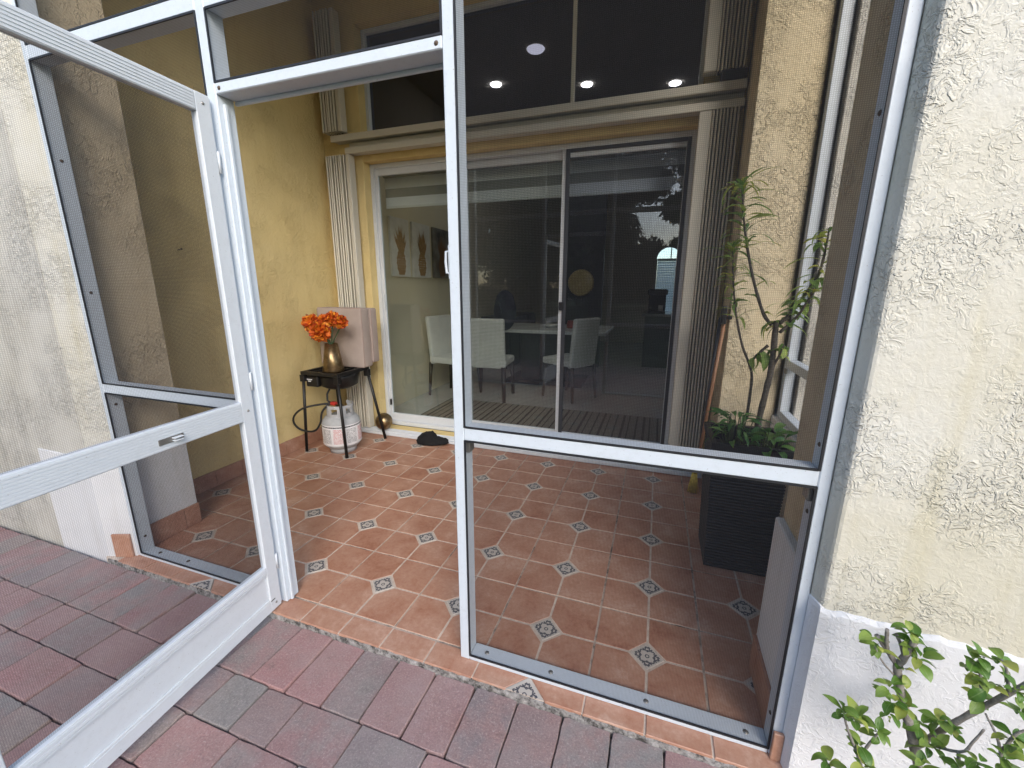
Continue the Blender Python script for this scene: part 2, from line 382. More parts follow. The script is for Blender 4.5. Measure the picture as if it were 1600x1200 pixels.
def thing(name, label, cat, loc=(0, 0, 0), rz=0.0, group=None):
    o = bpy.data.objects.new(name, None); COL.objects.link(o)
    o.empty_display_size = 0.1
    o.location = loc; o.rotation_euler = (0, 0, rz)
    WL[o.name] = Vector(loc)
    return tag(o, label, cat, group)

def structure(name, loc=(0, 0, 0)):
    o = bpy.data.objects.new(name, None); COL.objects.link(o); o.location = loc
    o.empty_display_size = 0.1; o['kind'] = 'structure'; WL[o.name] = Vector(loc)
    return o

def bm_mesh(name, bm, smooth=False):
    bmesh.ops.recalc_face_normals(bm, faces=bm.faces)
    me = bpy.data.meshes.new(name); bm.to_mesh(me); bm.free()
    if smooth:
        for p in me.polygons: p.use_smooth = True
    return me

def bm_box(bm, x0, x1, y0, y1, z0, z1, mi=0):
    vs = [bm.verts.new(p) for p in ((x0, y0, z0), (x1, y0, z0), (x1, y1, z0), (x0, y1, z0), (x0, y0, z1), (x1, y0, z1), (x1, y1, z1), (x0, y1, z1))]
    for q in ((0, 3, 2, 1), (4, 5, 6, 7), (0, 1, 5, 4), (1, 2, 6, 5), (2, 3, 7, 6), (3, 0, 4, 7)):
        f = bm.faces.new([vs[i] for i in q]); f.material_index = mi
    return vs

def box_mesh(name, sx, sy, sz, bev=0.0, seg=1):
    bm = bmesh.new(); bm_box(bm, -sx / 2, sx / 2, -sy / 2, sy / 2, -sz / 2, sz / 2)
    if bev: bmesh.ops.bevel(bm, geom=bm.edges[:], offset=bev, segments=seg, affect='EDGES', profile=0.5)
    return bm_mesh(name, bm)

def B(name, x0, x1, y0, y1, z0, z1, mat, parent=None, bev=0.002, seg=1, rot=None, kind=None):
    """box given by its extents in the parent's frame (world extents when the parent is unrotated and tracked)"""
    me = box_mesh(name, abs(x1 - x0), abs(y1 - y0), abs(z1 - z0), bev, seg)
    c = Vector(((x0 + x1) / 2, (y0 + y1) / 2, (z0 + z1) / 2))
    if parent is not None and parent.name in WL: c = c - WL[parent.name]
    o = link(name, me, mat, parent, c, rot, kind)
    if parent is None: WL[o.name] = c.copy()
    else: WL[o.name] = (WL[parent.name] + c) if parent.name in WL else c
    return o

def sub(parent): return WL.get(parent.name, Vector((0, 0, 0)))

def bm_tube(bm, pts, rad, seg=8, mi=0, cap=True):
    pts = [Vector(p) for p in pts]
    if not isinstance(rad, (list, tuple)): rad = [rad] * len(pts)
    rings = []
    prev = None
    for i, p in enumerate(pts):
        d = (pts[min(i + 1, len(pts) - 1)] - pts[max(i - 1, 0)])
        if d.length < 1e-9: d = Vector((0, 0, 1))
        d.normalize()
        if prev is None:
            up = Vector((0, 0, 1)) if abs(d.z) < 0.9 else Vector((1, 0, 0))
            a = d.cross(up).normalized()
        else:
            a = (prev - d * prev.dot(d)).normalized()
        prev = a; b = d.cross(a)
        rings.append([bm.verts.new(p + (a * math.cos(2 * math.pi * k / seg) + b * math.sin(2 * math.pi * k / seg)) * rad[i]) for k in range(seg)])
    for r0, r1 in zip(rings, rings[1:]):
        for k in range(seg):
            f = bm.faces.new((r0[k], r0[(k + 1) % seg], r1[(k + 1) % seg], r1[k])); f.material_index = mi; f.smooth = True
    if cap:
        bm.faces.new(rings[0][::-1]).material_index = mi; bm.faces.new(rings[-1]).material_index = mi

def tube(name, pts, rad, mat, parent=None, seg=8, world=True):
    o0 = Vector(pts[0])
    bm = bmesh.new(); bm_tube(bm, [Vector(p) - o0 for p in pts], rad, seg)
    loc = o0 - sub(parent) if (parent is not None and world) else o0
    o = link(name, bm_mesh(name, bm), mat, parent, loc)
    WL[o.name] = o0
    return o

def bm_lathe(bm, prof, seg=24, mi=0, a0=0.0, a1=2 * math.pi):
    full = abs(a1 - a0 - 2 * math.pi) < 1e-6
    n = seg if full else seg + 1
    rings = []
    for r, z in prof:
        rings.append([bm.verts.new((r * math.cos(a0 + (a1 - a0) * k / seg), r * math.sin(a0 + (a1 - a0) * k / seg), z)) for k in range(n)])
    for r0, r1 in zip(rings, rings[1:]):
        for k in range(seg):
            f = bm.faces.new((r0[k], r0[(k + 1) % n], r1[(k + 1) % n], r1[k])); f.material_index = mi; f.smooth = True

def lathe(name, prof, mat, parent=None, loc=(0, 0, 0), seg=24, **kw):
    bm = bmesh.new(); bm_lathe(bm, prof, seg, **kw)
    bmesh.ops.remove_doubles(bm, verts=bm.verts, dist=1e-6)
    l = Vector(loc)
    o = link(name, bm_mesh(name, bm, True), mat, parent, l - sub(parent) if parent is not None else l)
    WL[o.name] = l
    return o

def prism(name, pts, z0, z1, mat, parent=None, bev=0.0):
    """vertical prism over a plan outline (world x, y)"""
    cx = sum(p[0] for p in pts) / len(pts); cy = sum(p[1] for p in pts) / len(pts); cz = (z0 + z1) / 2
    bm = bmesh.new()
    lo = [bm.verts.new((p[0] - cx, p[1] - cy, z0 - cz)) for p in pts]; hi = [bm.verts.new((p[0] - cx, p[1] - cy, z1 - cz)) for p in pts]
    bm.faces.new(lo[::-1]); bm.faces.new(hi)
    for i in range(len(pts)):
        j = (i + 1) % len(pts); bm.faces.new((lo[i], lo[j], hi[j], hi[i]))
    if bev: bmesh.ops.bevel(bm, geom=bm.edges[:], offset=bev, segments=2, affect='EDGES', profile=0.5)
    c = Vector((cx, cy, cz))
    o = link(name, bm_mesh(name, bm), mat, parent, c - sub(parent) if parent is not None else c)
    WL[o.name] = c
    return o

def sheet(name, corners, mat, parent, thick_dir=None):
    c = sum((Vector(p) for p in corners), Vector()) / len(corners)
    me = bpy.data.meshes.new(name)
    me.from_pydata([Vector(p) - c for p in corners], [], [tuple(range(len(corners)))])
    o = link(name, me, mat, parent, c - sub(parent)); WL[o.name] = c
    return o

# ---------------------------------------------------------------- ground, patio, porch floor
me = bpy.data.meshes.new('ground'); s = 400
me.from_pydata([(-s, -s, 0), (s, -s, 0), (s, s, 0), (-s, s, 0)], [], [(0, 1, 2, 3)])
link('ground', me, 'lawn', None, (0, 0, -0.11), kind='structure')

patio = structure('patio_pavement', (0, 0, -0.06))
B('paver_bed', -3.2, 2.02, -2.6, -0.31, -0.10, -0.052, 'sand_joint', patio, 0)
B('planting_bed', 2.02, 3.6, -1.6, -0.26, -0.10, -0.04, 'soil', patio, 0)
PV = {}
def paver(x0, x1, y0, y1):
    key = (round(x1 - x0, 3), round(y1 - y0, 3), random.randrange(5))
    if key not in PV:
        # worn paver: slightly wandering outline, rounded arris
        rv = random.Random(hash(key) % 9973); hx, hy = key[0] / 2 - 0.0012, key[1] / 2 - 0.0012; out = []
        for (ax, ay, bx, by) in ((-hx, -hy, hx, -hy), (hx, -hy, hx, hy), (hx, hy, -hx, hy), (-hx, hy, -hx, -hy)):
            for q in range(7):
                u = q / 7; out.append((ax + (bx - ax) * u, ay + (by - ay) * u, q == 0))
        bm = bmesh.new(); rows = []
        jit = [(rv.uniform(-.0016, .0006), rv.uniform(0, .0022)) for _ in out]
        for ins, z in ((0.0, -0.025), (0.0, 0.017), (0.0010, 0.0235), (0.0032, 0.025)):
            row = []
            for (px, py, cn), (j1, j2) in zip(out, jit):
                L = math.hypot(px, py); cut = 0.002 if cn else 0.0
                kx = (abs(px) - ins - cut + j1) / max(abs(px), 1e-6) if abs(px) > hx - 1e-6 else 1.0
                ky = (abs(py) - ins - cut + j1) / max(abs(py), 1e-6) if abs(py) > hy - 1e-6 else 1.0
                row.append(bm.verts.new((px * kx, py * ky, z - (j2 if 0.01 < z < 0.0249 else 0))))
            rows.append(row)
        for r0, r1 in zip(rows, rows[1:]):
            for i in range(len(out)):
                j = (i + 1) % len(out); bm.faces.new((r0[i], r0[j], r1[j], r1[i]))
        bm.faces.new(rows[-1])
        PV[key] = bm_mesh('paver', bm)
    o = link('paver', PV[key], 'paver', patio, (0, 0, 0))
    o.location = (Vector(((x0 + x1) / 2, (y0 + y1) / 2, -0.055 + random.uniform(-0.0035, 0.0035))) - WL[patio.name])
    o.rotation_euler = (random.uniform(-0.009, 0.009), random.uniform(-0.009, 0.009), random.uniform(-0.009, 0.009))
P1 = 0.1605
# course against the porch: soldier pavers
x = 0.215 - P1 * 20
while x < 1.99:
    paver(x, x + P1, -0.552, -0.303); x += P1
ys = [(-0.715, -0.552), (-0.878, -0.715), (-1.127, -0.878), (-1.29, -1.127), (-1.453, -1.29), (-1.70, -1.453)]
for ri, (y0, y1) in enumerate(ys):
    rs = random.Random(20 + ri)
    x = [-2.955, -2.815, -3.0, -2.915, -2.865, -3.0][ri]
    while x < 1.99:
        w = P1 if (y1 - y0) > 0.2 else rs.choice([0.163, 0.245, 0.245, 0.163, 0.245])
        paver(x, x + w, y0, y1); x += w

floor = structure('porch_floor', (0, 0, -0.03))
B('grout_bed', -1.42, 2.44, -0.204, 1.80, -0.10, -0.0035, 'grout', floor, 0)
# one printed tile: four raised clipped quarters on a joint-coloured body
def tile_mesh():
    bm = bmesh.new(); h, g, d = 0.1958, 0.0046, 0.070
    bm_box(bm, -h, h, -h, h, -0.012, -0.0016, 0)
    for sx in (1, -1):
        for sy in (1, -1):
            P = [(g, d), (d, g), (h, g), (h, h), (g, h)]
            if sx * sy < 0: P = P[::-1]
            lo = [bm.verts.new((px * sx, py * sy, -0.0016)) for px, py in P]
            cx = sum(p[0] for p in P) / 5; cy = sum(p[1] for p in P) / 5
            hi = [bm.verts.new(((px + (cx - px) * 0.012) * sx, (py + (cy - py) * 0.012) * sy, 0)) for px, py in P]
            f = bm.faces.new(hi); f.material_index = 1
            for i in range(5):
                j = (i + 1) % 5; f = bm.faces.new((lo[i], lo[j], hi[j], hi[i])); f.material_index = 1
    return bm_mesh('tile', bm)
TM = tile_mesh(); TM.materials.append(MATS['tile_joint']); TM.materials.append(MATS['terracotta'])
def diamond_mesh(half=0.0605, cut=False):
    bm = bmesh.new(); P = [(half, 0), (0, half), (-half, 0)] + ([] if cut else [(0, -half)])
    lo = [bm.verts.new((x, y, -0.002)) for x, y in P]; hi = [bm.verts.new((x * 0.985, y * 0.985, 0.0)) for x, y in P]
    bm.faces.new(hi)
    for i in range(len(P)):
        j = (i + 1) % len(P); bm.faces.new((lo[i], lo[j], hi[j], hi[i]))
    return bm_mesh('decor_inset', bm)
DM = diamond_mesh(); DM.materials.append(MATS['decor_print'])
for k in range(-3, 6):
    for j in range(0, 5):
        tz = random.uniform(-0.0008, 0.0008)
        o = link('tile', TM, None, floor, Vector((0.4 * k, 0.4 * j, tz)) - WL[floor.name], (random.uniform(-.002, .002), random.uniform(-.002, .002), random.choice([0, 1, 2, 3]) * math.pi / 2))
        link('decor_inset', DM, None, o, (0, 0, 0.0004))
# cut strip of tile along the sill
DC = diamond_mesh(0.07, True); DC.materials.append(MATS['decor_print'])
def strip_tile(x0, x1, inset=None):
    bm = bmesh.new(); y0, y1 = -0.303, -0.206
    P = [(x0 + .0035, y0), (x1 - .0035, y0), (x1 - .0035, y1), (x0 + .0035, y1)]
    if inset == 'R': P = [(x0 + .002, y0), (x1 - .074, y0), (x1 - .002, y0 + .072), (x1 - .002, y1), (x0 + .002, y1)]
    if inset == 'L': P = [(x0 + .074, y0), (x1 - .002, y0), (x1 - .002, y1), (x0 + .002, y1), (x0 + .002, y0 + .072)]
    cx, cy = (x0 + x1) / 2, (y0 + y1) / 2
    lo = [bm.verts.new((x - cx, y - cy, -0.014)) for x, y in P]; hi = [bm.verts.new((x - cx, y - cy, 0)) for x, y in P]
    bm.faces.new(hi); bm.faces.new(lo[::-1])
    for i in range(len(P)):
        j = (i + 1) % len(P); bm.faces.new((lo[i], lo[j], hi[j], hi[i]))
    bmesh.ops.bevel(bm, geom=[e for e in bm.edges if all(v.co.z > -0.001 for v in e.verts)], offset=0.002, segments=1, affect='EDGES')
    o = link('tile', bm_mesh('tile', bm), 'terracotta', floor, Vector((cx, cy, 0.001 + random.uniform(-.001, .001))) - WL[floor.name])
    return o
B('mortar_bed', -1.10, 2.02, -0.300, -0.2045, -0.10, -0.003, 'tile_joint', floor, 0)
xs = [-1.02 + 0.2 * i for i in range(15)]
xs = [-1.0, -0.8, -0.6, -0.4, -0.2, 0.0, 0.2, 0.4, 0.6, 0.8, 1.0, 1.2, 1.4, 1.6, 1.8, 2.0]
for a, b in zip(xs, xs[1:]):
    ins = 'R' if b in (1.2, -0.4) else ('L' if a in (1.2, -0.4) else None)
    o = strip_tile(a, b, ins)
    if ins == 'R':
        link('decor_inset', DC, None, o, (0.1, -0.0485, 0.0002))
# crumbly mortar lip between tile strip and pavers
bm = bmesh.new(); nseg = 150
prev = None
for i in range(nseg + 1):
    x = -1.08 + 3.10 * i / nseg
    a = random.uniform(-0.006, 0.004); b = random.uniform(-0.007, 0.003); e = random.uniform(-0.006, 0.006)
    ring = [bm.verts.new(p) for p in ((x, -0.300, -0.006 + b * 0.4), (x, -0.304 + a * 0.3, -0.007 + b * .6), (x, -0.308 + e * .5, -0.028 + a), (x, -0.306 + e * .4, -0.06), (x, -0.298, -0.06))]
    if prev:
        for k in range(4): bm.faces.new((prev[k], prev[k + 1], ring[k + 1], ring[k]))
    prev = ring
link('mortar_lip', bm_mesh('mortar_lip', bm), 'mortar', floor, Vector((0, 0, 0)) - WL[floor.name])

# ---------------------------------------------------------------- house walls and piers
def skirting(parent, p0, p1, n_out, h=0.115, w=0.2, thick=0.011, first=None):
    """row of base tiles between plan points p0 and p1, proud of the wall by thick"""
    p0 = Vector((*p0, 0)); p1 = Vector((*p1, 0)); d = p1 - p0; L = d.length; d.normalize(); n = Vector((*n_out, 0)).normalized()
    s = 0.0; ww = first or w
    while s < L - 0.01:
        e = min(L, s + ww); ww = w
        q = [p0 + d * (s + 0.0015), p0 + d * (e - 0.0015), p0 + d * (e - 0.0015) + n * thick, p0 + d * (s + 0.0015) + n * thick]
        prism('base_tile', [(v.x, v.y) for v in q], 0.0015, h + random.uniform(-0.002, 0.001), 'terracotta', parent, 0.0015)
        s = e

YF = -0.285        # outer wall face
# left pier
pl = thing('stucco_pier', 'weathered grey-cream stucco pier with white plinth behind the open screen door', 'pier', (-1.2, -0.1, -0.05))
prism('wall', [(-3.4, YF), (-1.087, YF), (-1.087, 0.10), (-3.4, 0.10)], -0.09, 3.24, 'stucco_grey_cream', pl, 0.004)
prism('reveal', [(-1.085, YF), (-0.95, -0.238), (-0.985, -0.18), (-0.985, 0.099), (-1.085, 0.099)], -0.089, 3.239, 'stucco_cream', pl, 0.004)
prism('plinth', [(-1.50, YF - 0.006), (-1.088, YF - 0.006), (-0.948, -0.243), (-0.948, -0.236), (-1.50, -0.22)], -0.09, 0.545, 'stucco_white_plinth', pl, 0.002)
B('inner_plinth', -1.02, -0.976, -0.185, 0.104, 0.0, 0.60, 'stucco_white_plinth', pl, 0.004)
skirting(pl, (-0.976, -0.18), (-0.976, 0.105), (1, 0), 0.125, 0.2)
skirting(pl, (-1.045, -0.2795), (-0.956, -0.247), (0.34, -0.94), 0.13, 0.2)
B('inner_face', -1.10, -0.9845, -0.17, 0.101, 0.60, 3.24, 'stucco_tan', pl, 0.004)
# right pier
prr = thing('stucco_pier', 'bright cream stucco pier with wide white plinth behind the leafy shrub', 'pier', (2.3, -0.1, -0.05))
prism('wall', [(1.985, -0.238), (1.998, YF), (2.52, YF - 0.041), (2.52, 0.09), (1.995, 0.09), (1.995, -0.18)], -0.09, 3.24, 'stucco_cream', prr, 0.008)
rv = random.Random(4); bm = bmesh.new(); cols = []
path = [(1.984, -0.20), (1.983, -0.242)] + [(1.993 + 0.529 * k / 36, YF - 0.007 - 0.041 * k / 36) for k in range(37)] + [(2.522, -0.20)]
for (x, y) in path:
    zt = 0.575 + rv.uniform(-0.0045, 0.0035)
    cols.append([bm.verts.new((x - 2.3, y + 0.1, z + 0.05)) for z in (-0.09, 0.0, zt - 0.012)] + [bm.verts.new((x - 2.3 + rv.uniform(-.001, .001), y + 0.1 + 0.003 + rv.uniform(0, .003), zt + 0.05)), bm.verts.new((x - 2.3, y + 0.1 + 0.02, zt + 0.052))])
for c0, c1 in zip(cols, cols[1:]):
    for k in range(4): bm.faces.new((c0[k], c1[k], c1[k + 1], c0[k + 1]))
link('plinth', bm_mesh('plinth', bm), 'stucco_white_plinth', prr)
B('inner_plinth', 1.972, 2.02, -0.186, 0.092, 0.0, 0.62, 'stucco_white_plinth', prr, 0.004)
B('inner_face', 1.9935, 2.10, -0.178, 0.091, 0.62, 3.24, 'stucco_tan', prr, 0.005)
skirting(prr, (1.972, -0.184), (1.972, 0.085), (-1, 0), 0.14, 0.2)
skirting(prr, (1.972, 0.092), (2.2, 0.092), (0, 1), 0.14, 0.2)
B('base_tile', 1.958, 1.985, -0.256, -0.243, 0.002, 0.10, 'terracotta', prr, 0.002)
# beam above the screens
bmth = thing('stucco_beam', 'cream stucco beam above the screens at the porch front', 'beam', (0.5, -0.1, 3.24))
B('beam', -3.4, 2.52, YF, 0.10, 3.2402, 3.75, 'stucco_cream', bmth, 0.004)
# left yellow wall
wl_ = thing('porch_wall', 'yellow stucco side wall with a small nail and terracotta base tiles', 'wall', (-1.4, 1.0, 0))
B('wall', -1.60, -1.33, 0.10, 2.05, -0.05, 3.7, 'stucco_yellow', wl_, 0.004)
skirting(wl_, (-1.33, 0.10), (-1.33, 1.80), (1, 0), 0.115, 0.2, first=0.16)
# back wall round the glazing
wb = thing('porch_wall', 'yellow stucco end wall framing the sliding glass door and transom window', 'wall', (0.4, 1.85, 0))
B('wall_side', -1.33, -0.935, 1.83, 2.06, -0.05, 3.7, 'stucco_yellow', wb, 0.006, 2)
B('wall_side', 1.705, 2.30, 1.83, 2.06, -0.05, 3.7, 'stucco_yellow', wb, 0.006, 2)
B('lintel', -0.9348, 1.7048, 1.832, 2.06, 2.415, 2.645, 'stucco_yellow', wb, 0.004)
B('upper_wall', -0.9348, 1.7048, 1.832, 2.06, 3.42, 3.7, 'stucco_yellow', wb, 0.004)
B('sill', -0.9348, 1.7048, 1.80, 1.90, -0.05, 0.052, 'stucco_yellow', wb, 0.004)
# right pilaster
pi_ = thing('stucco_pilaster', 'yellow stucco pilaster behind the tall potted plant', 'pilaster', (2.1, 1.6, 0))
bm = bmesh.new(); P = [(1.952, 1.415)]
for k in range(5):
    a = R(-90 + 22.5 * k); P.append((2.235 + 0.035 * math.cos(a), 1.45 + 0.035 * math.sin(a)))
P += [(2.27, 1.60), (2.42, 1.60), (2.42, 1.83), (1.952, 1.83)]
bm.free()
prism('wall', P, -0.05, 3.7, 'stucco_sand', pi_, 0.006)
B('outer_wall', 2.335, 2.50, 1.32, 2.06, -0.09, 3.7, 'stucco_grey_cream', pi_, 0.004)
skirting(pi_, (1.952, 1.415), (2.24, 1.415), (0, -1), 0.115, 0.2)
# knee wall below the side screen
kw = thing('knee_wall', 'low white stucco wall under the side screen behind the planter', 'wall', (2.35, 0.7, 0))
B('wall', 2.25, 2.42, 0.092, 1.60, -0.05, 0.62, 'stucco_white_plinth', kw, 0.006)
# porch ceiling
B('porch_ceiling', -1.6, 2.52, 0.1002, 2.06, 3.7003, 3.80, 'ceiling_plaster', None, 0, kind='structure')
B('porch_roof', -3.4, 2.58, -0.36, 2.06, 3.801, 3.95, 'far_roof', None, 0, kind='structure')
B('house_roof', -3.4, 3.7, 2.061, 9.6, 3.801, 3.95, 'far_roof', None, 0, kind='structure')
# wires/nails left in the wall
for (y, z, l) in ((0.47, 1.60, 'small dark nail in the yellow wall seen through the screen door'), (0.94, 1.545, 'small dark nail in the yellow wall beside the doorway')):
    bm = bmesh.new(); bm_tube(bm, [(0, 0, 0), (0.03, 0.004, 0.006)], 0.0022, 6); bm_tube(bm, [(0.03, 0.004, 0.006), (0.034, 0.0045, 0.0065)], 0.0055, 8)
    tag(link('nail', bm_mesh('nail', bm), 'rusty_screw', None, (-1.332, y, z)), l, 'nail', 'nails left in the yellow wall')

# ---------------------------------------------------------------- screen enclosure
YS = -0.240; DP = 0.066      # front plane of the tubes and their depth
se = thing('screen_enclosure', 'white aluminium screen enclosure across the porch front with charcoal mesh', 'screen', (0.5, -0.21, 0))
def screw(parent, p, n, r=0.006, mat='screw_steel'):
    bm = bmesh.new(); bm_lathe(bm, [(0.0001, 0.0035), (r * 0.6, 0.0032), (r, 0.0), (r, -0.001)], 8)
    o = link('screw', bm_mesh('screw', bm), mat, parent)
    o.rotation_euler = Vector(n).to_track_quat('Z', 'Y').to_euler()
    o.location = Vector(p) - sub(parent)
    return o
W = 'white_aluminium'
post_l = B('post', -0.952, -0.922, YS, YS + DP, 0.002, 3.239, W, se, 0.003)
post_h = B('post', 0.024, 0.066, YS, YS + DP, 0.002, 3.239, W, se, 0.003)
post_m = B('post', 0.925, 0.962, YS, YS + DP, 0.002, 3.239, W, se, 0.003)
post_r = B('post', 1.956, 1.984, YS, YS + DP, 0.002, 3.239, W, se, 0.003)
XP = [(-0.922, 0.024), (0.066, 0.925), (0.962, 1.956)]
rails = {}
for i, (a, b) in enumerate(XP):
    a += 0.0006; b -= 0.0006
    if i != 1:
        rails[i, 'bottom'] = B('rail', a, b, YS, YS + DP, 0.002, 0.020, W, se, 0.003)
        rails[i, 'mid'] = B('rail', a, b, YS, YS + DP, 0.886, 0.930, W, se, 0.003)
    else:
        rails[i, 'door_head'] = B('rail', a, b, YS, YS + 0.082, 2.014, 2.048, W, se, 0.003)
        rails[i, 'lip'] = B('door_stop', a, b, YS + 0.066, YS + 0.078, 2.002, 2.0137, W, se, 0.002)
    rails[i, 'top'] = B('rail', a, b, YS, YS + DP, 2.262, 2.312, W, se, 0.003)
    rails[i, 'upper'] = B('rail', a, b, YS, YS + DP, 3.196, 3.239, W, se, 0.003)
B('door_stop', 0.0666, 0.078, YS + 0.018, YS + 0.030, 0.004, 1.9895, W, se, 0.002)
B('door_stop', 0.914, 0.9244, YS + 0.030, YS + 0.042, 0.004, 1.9895, W, se, 0.002)
def panel(i, z0, z1):
    a, b = XP[i]; y = YS + 0.004
    sheet('screen_mesh', [(a, y, z0), (b, y, z0), (b, y, z1), (a, y, z1)], 'insect_screen', se)
    # black spline pressed round the edge of the mesh
    bm = bmesh.new(); g = 0.005; yy0, yy1 = YS - 0.0012, YS + 0.0035
    for (x0, x1, q0, q1) in ((a - .001, a + g, z0, z1), (b - g, b + .001, z0, z1), (a + g, b - g, z0 - .001, z0 + g), (a + g, b - g, z1 - g, z1 + .001)):
        bm_box(bm, x0, x1, yy0, yy1, q0, q1)
    link('spline', bm_mesh('spline', bm), 'black_gasket', se, Vector((0, 0, 0)) - WL[se.name])
for i in (0, 2):
    panel(i, 0.020, 0.886); panel(i, 0.930, 2.262); panel(i, 2.312, 3.196)
panel(1, 2.048, 2.262); panel(1, 2.312, 3.196)
for x in (-0.83, -0.62, -0.2): screw(rails[0, 'bottom'], (x, YS + 0.036, 0.0202), (0, 0, 1), 0.009, 'rusty_screw')
for x in (1.02, 1.27, 1.60, 1.90): screw(rails[2, 'bottom'], (x, YS + 0.034, 0.0202), (0, 0, 1), 0.009)
for z in (0.10, 0.82, 1.35, 1.9): screw(post_l, (-0.9218, YS + 0.034, z), (1, 0, 0), 0.007, 'rusty_screw')
for z in (0.12, 0.80, 0.99, 1.75): screw(post_r, (1.9558, YS + 0.034, z), (-1, 0, 0), 0.007, 'rusty_screw')
screw(rails[1, 'door_head'], (0.085, YS - 0.0002, 2.03), (0, -1, 0), 0.007, 'rusty_screw')
screw(rails[1, 'door_head'], (0.907, YS - 0.0002, 2.03), (0, -1, 0), 0.007, 'rusty_screw')
# small corner brackets under the chair rail
B('bracket', 0.9622, 0.976, YS + 0.012, YS + 0.05, 0.838, 0.8855, 'screw_steel', se, 0.002)
B('bracket', 1.942, 1.9556, YS + 0.012, YS + 0.05, 0.838, 0.8855, 'screw_steel', se, 0.002)
# latch keeper with its white pull on the door side of the middle post
kp = thing('door_latch', 'small white pull latch fixed to the middle post', 'latch', (0.925, -0.214, 1.46))
tube('grip', [(0.9245, -0.222, 1.488), (0.909, -0.224, 1.486), (0.907, -0.224, 1.455), (0.909, -0.224, 1.424), (0.9245, -0.222, 1.422)], 0.0045, W, kp, 8)
B('plate', 0.9215, 0.9246, -0.236, -0.208, 1.405, 1.505, W, kp, 0.001)

# side screen on the right
ss = thing('side_screen', 'white aluminium side screen with a chair rail behind the potted plant', 'screen', (2.3, 0.7, 0))
B('post', 2.2725, 2.325, 1.36, 1.4125, 0.6205, 3.69, W, ss, 0.003)
B('post', 2.2725, 2.325, 0.093, 0.145, 0.6205, 3.69, W, ss, 0.003)
sr = B('rail', 2.2725, 2.325, 0.1455, 1.3595, 0.925, 0.975, W, ss, 0.003)
B('rail', 2.2725, 2.325, 0.1455, 1.3595, 0.6205, 0.665, W, ss, 0.003)
for z0, z1 in ((0.665, 0.925), (0.975, 3.69)):
    sheet('screen_mesh', [(2.318, 0.145, z0), (2.318, 1.36, z0), (2.318, 1.36, z1), (2.318, 0.145, z1)], 'insect_screen', ss)
B('bracket', 2.262, 2.2722, 1.33, 1.358, 0.895, 0.924, 'screw_steel', ss, 0.002)

# ---------------------------------------------------------------- open screen door
DA = R(-84.5)
sd = thing('screen_door', 'white aluminium screen door standing open with ribbed middle rail and kick plate', 'door', (0.045, -0.262, 0.0), DA)
del WL[sd.name]          # parts below are in the door's own frame: x along the leaf, y through it
DW = 0.885; T0, T1 = -0.013, 0.013     # y>0 is the side seen from the camera
def ribbed(name, x0, x1, z0, z1, n, parent=sd):
    bm = bmesh.new(); bm_box(bm, 0, x1 - x0, T0, T1, z0, z1)
    bmesh.ops.bevel(bm, geom=bm.edges[:], offset=0.0015, segments=1, affect='EDGES')
    if n:
        st = (z1 - z0 - 0.006) / n
        for k in range(n):
            for s in (T0 - 0.0018, T1 - 0.0002):
                bm_box(bm, 0.004, x1 - x0 - 0.004, s, s + 0.0020, z0 + 0.004 + k * st, z0 + 0.004 + (k + 0.62) * st)
    return link(name, bm_mesh(name, bm), 'door_aluminium', parent, (x0, 0, 0))
hinge_st = B('stile', 0.0, 0.052, T0, T1, 0.012, 2.0, 'door_aluminium', sd, 0.002)
latch_st = B('stile', DW - 0.052, DW, T0, T1, 0.012, 2.0, 'door_aluminium', sd, 0.002)
xa, xb = 0.0525, DW - 0.0525
ribbed('rail', xa, xb, 1.94, 1.9995, 6)
mid = ribbed('rail', xa, xb, 0.872, 0.950, 8)
ribbed('rail', xa, xb, 0.196, 0.228, 2)
ribbed('rail', xa, xb, 0.012, 0.062, 0)
B('kick_panel', xa, xb, -0.004, 0.004, 0.0622, 0.1958, 'door_aluminium', sd, 0)
B('bead', xa, xb, 0.0045, T1 - 0.001, 0.0622, 0.0705, 'door_aluminium', sd, 0.001)
B('bead', xa, xb, 0.0045, T1 - 0.001, 0.187, 0.1956, 'door_aluminium', sd, 0.001)
for z0, z1 in ((0.228, 0.872), (0.950, 1.94)):
    me = bpy.data.meshes.new('screen_mesh'); me.from_pydata([(xa, 0, z0), (xb, 0, z0), (xb, 0, z1), (xa, 0, z1)], [], [(0, 1, 2, 3)])
    link('screen_mesh', me, 'insect_screen', sd)
# hinge leaf strip, closer bracket, dark strip for the shaded bottom corner, screw eye
B('hinge_strip', -0.0125, -0.0006, -0.010, 0.004, 0.012, 2.0, 'door_aluminium', sd, 0.002)
br2 = B('closer_bracket', 0.285, 0.365, T1 + 0.0025, T1 + 0.0055, 0.893, 0.912, 'screw_steel', sd, 0.0012)
B('bracket_lug', 0.295, 0.325, T1 + 0.005, T1 + 0.020, 0.896, 0.899, 'door_aluminium', sd, 0.001)
B('bracket_lug', 0.295, 0.325, T1 + 0.005, T1 + 0.020, 0.905, 0.908, 'door_aluminium', sd, 0.001)

for z in (0.22, 1.02, 1.80):
    hg = tube('hinge', [(-0.008, 0.008, z - .035), (-0.008, 0.008, z + .035)], 0.0065, 'door_aluminium', sd, 10, world=False)
for (x, z) in ((0.026, 0.04), (0.026, 1.97), (0.026, 0.91), (DW - .026, 0.91), (DW - .026, 1.97)):
    bm = bmesh.new(); bm_lathe(bm, [(0.0001, 0.003), (0.0035, 0.0028), (0.0055, 0.0)], 8)
    link('screw', bm_mesh('screw', bm), 'screw_steel', sd, (x, T1, z), (R(-90), 0, 0))
B('corner_gap', 0.030, 0.0521, T1 + 0.0002, T1 + 0.0012, 0.060, 0.064, 'black_gasket', sd, 0)  # dark strip laid on the face for the shade in the corner gap

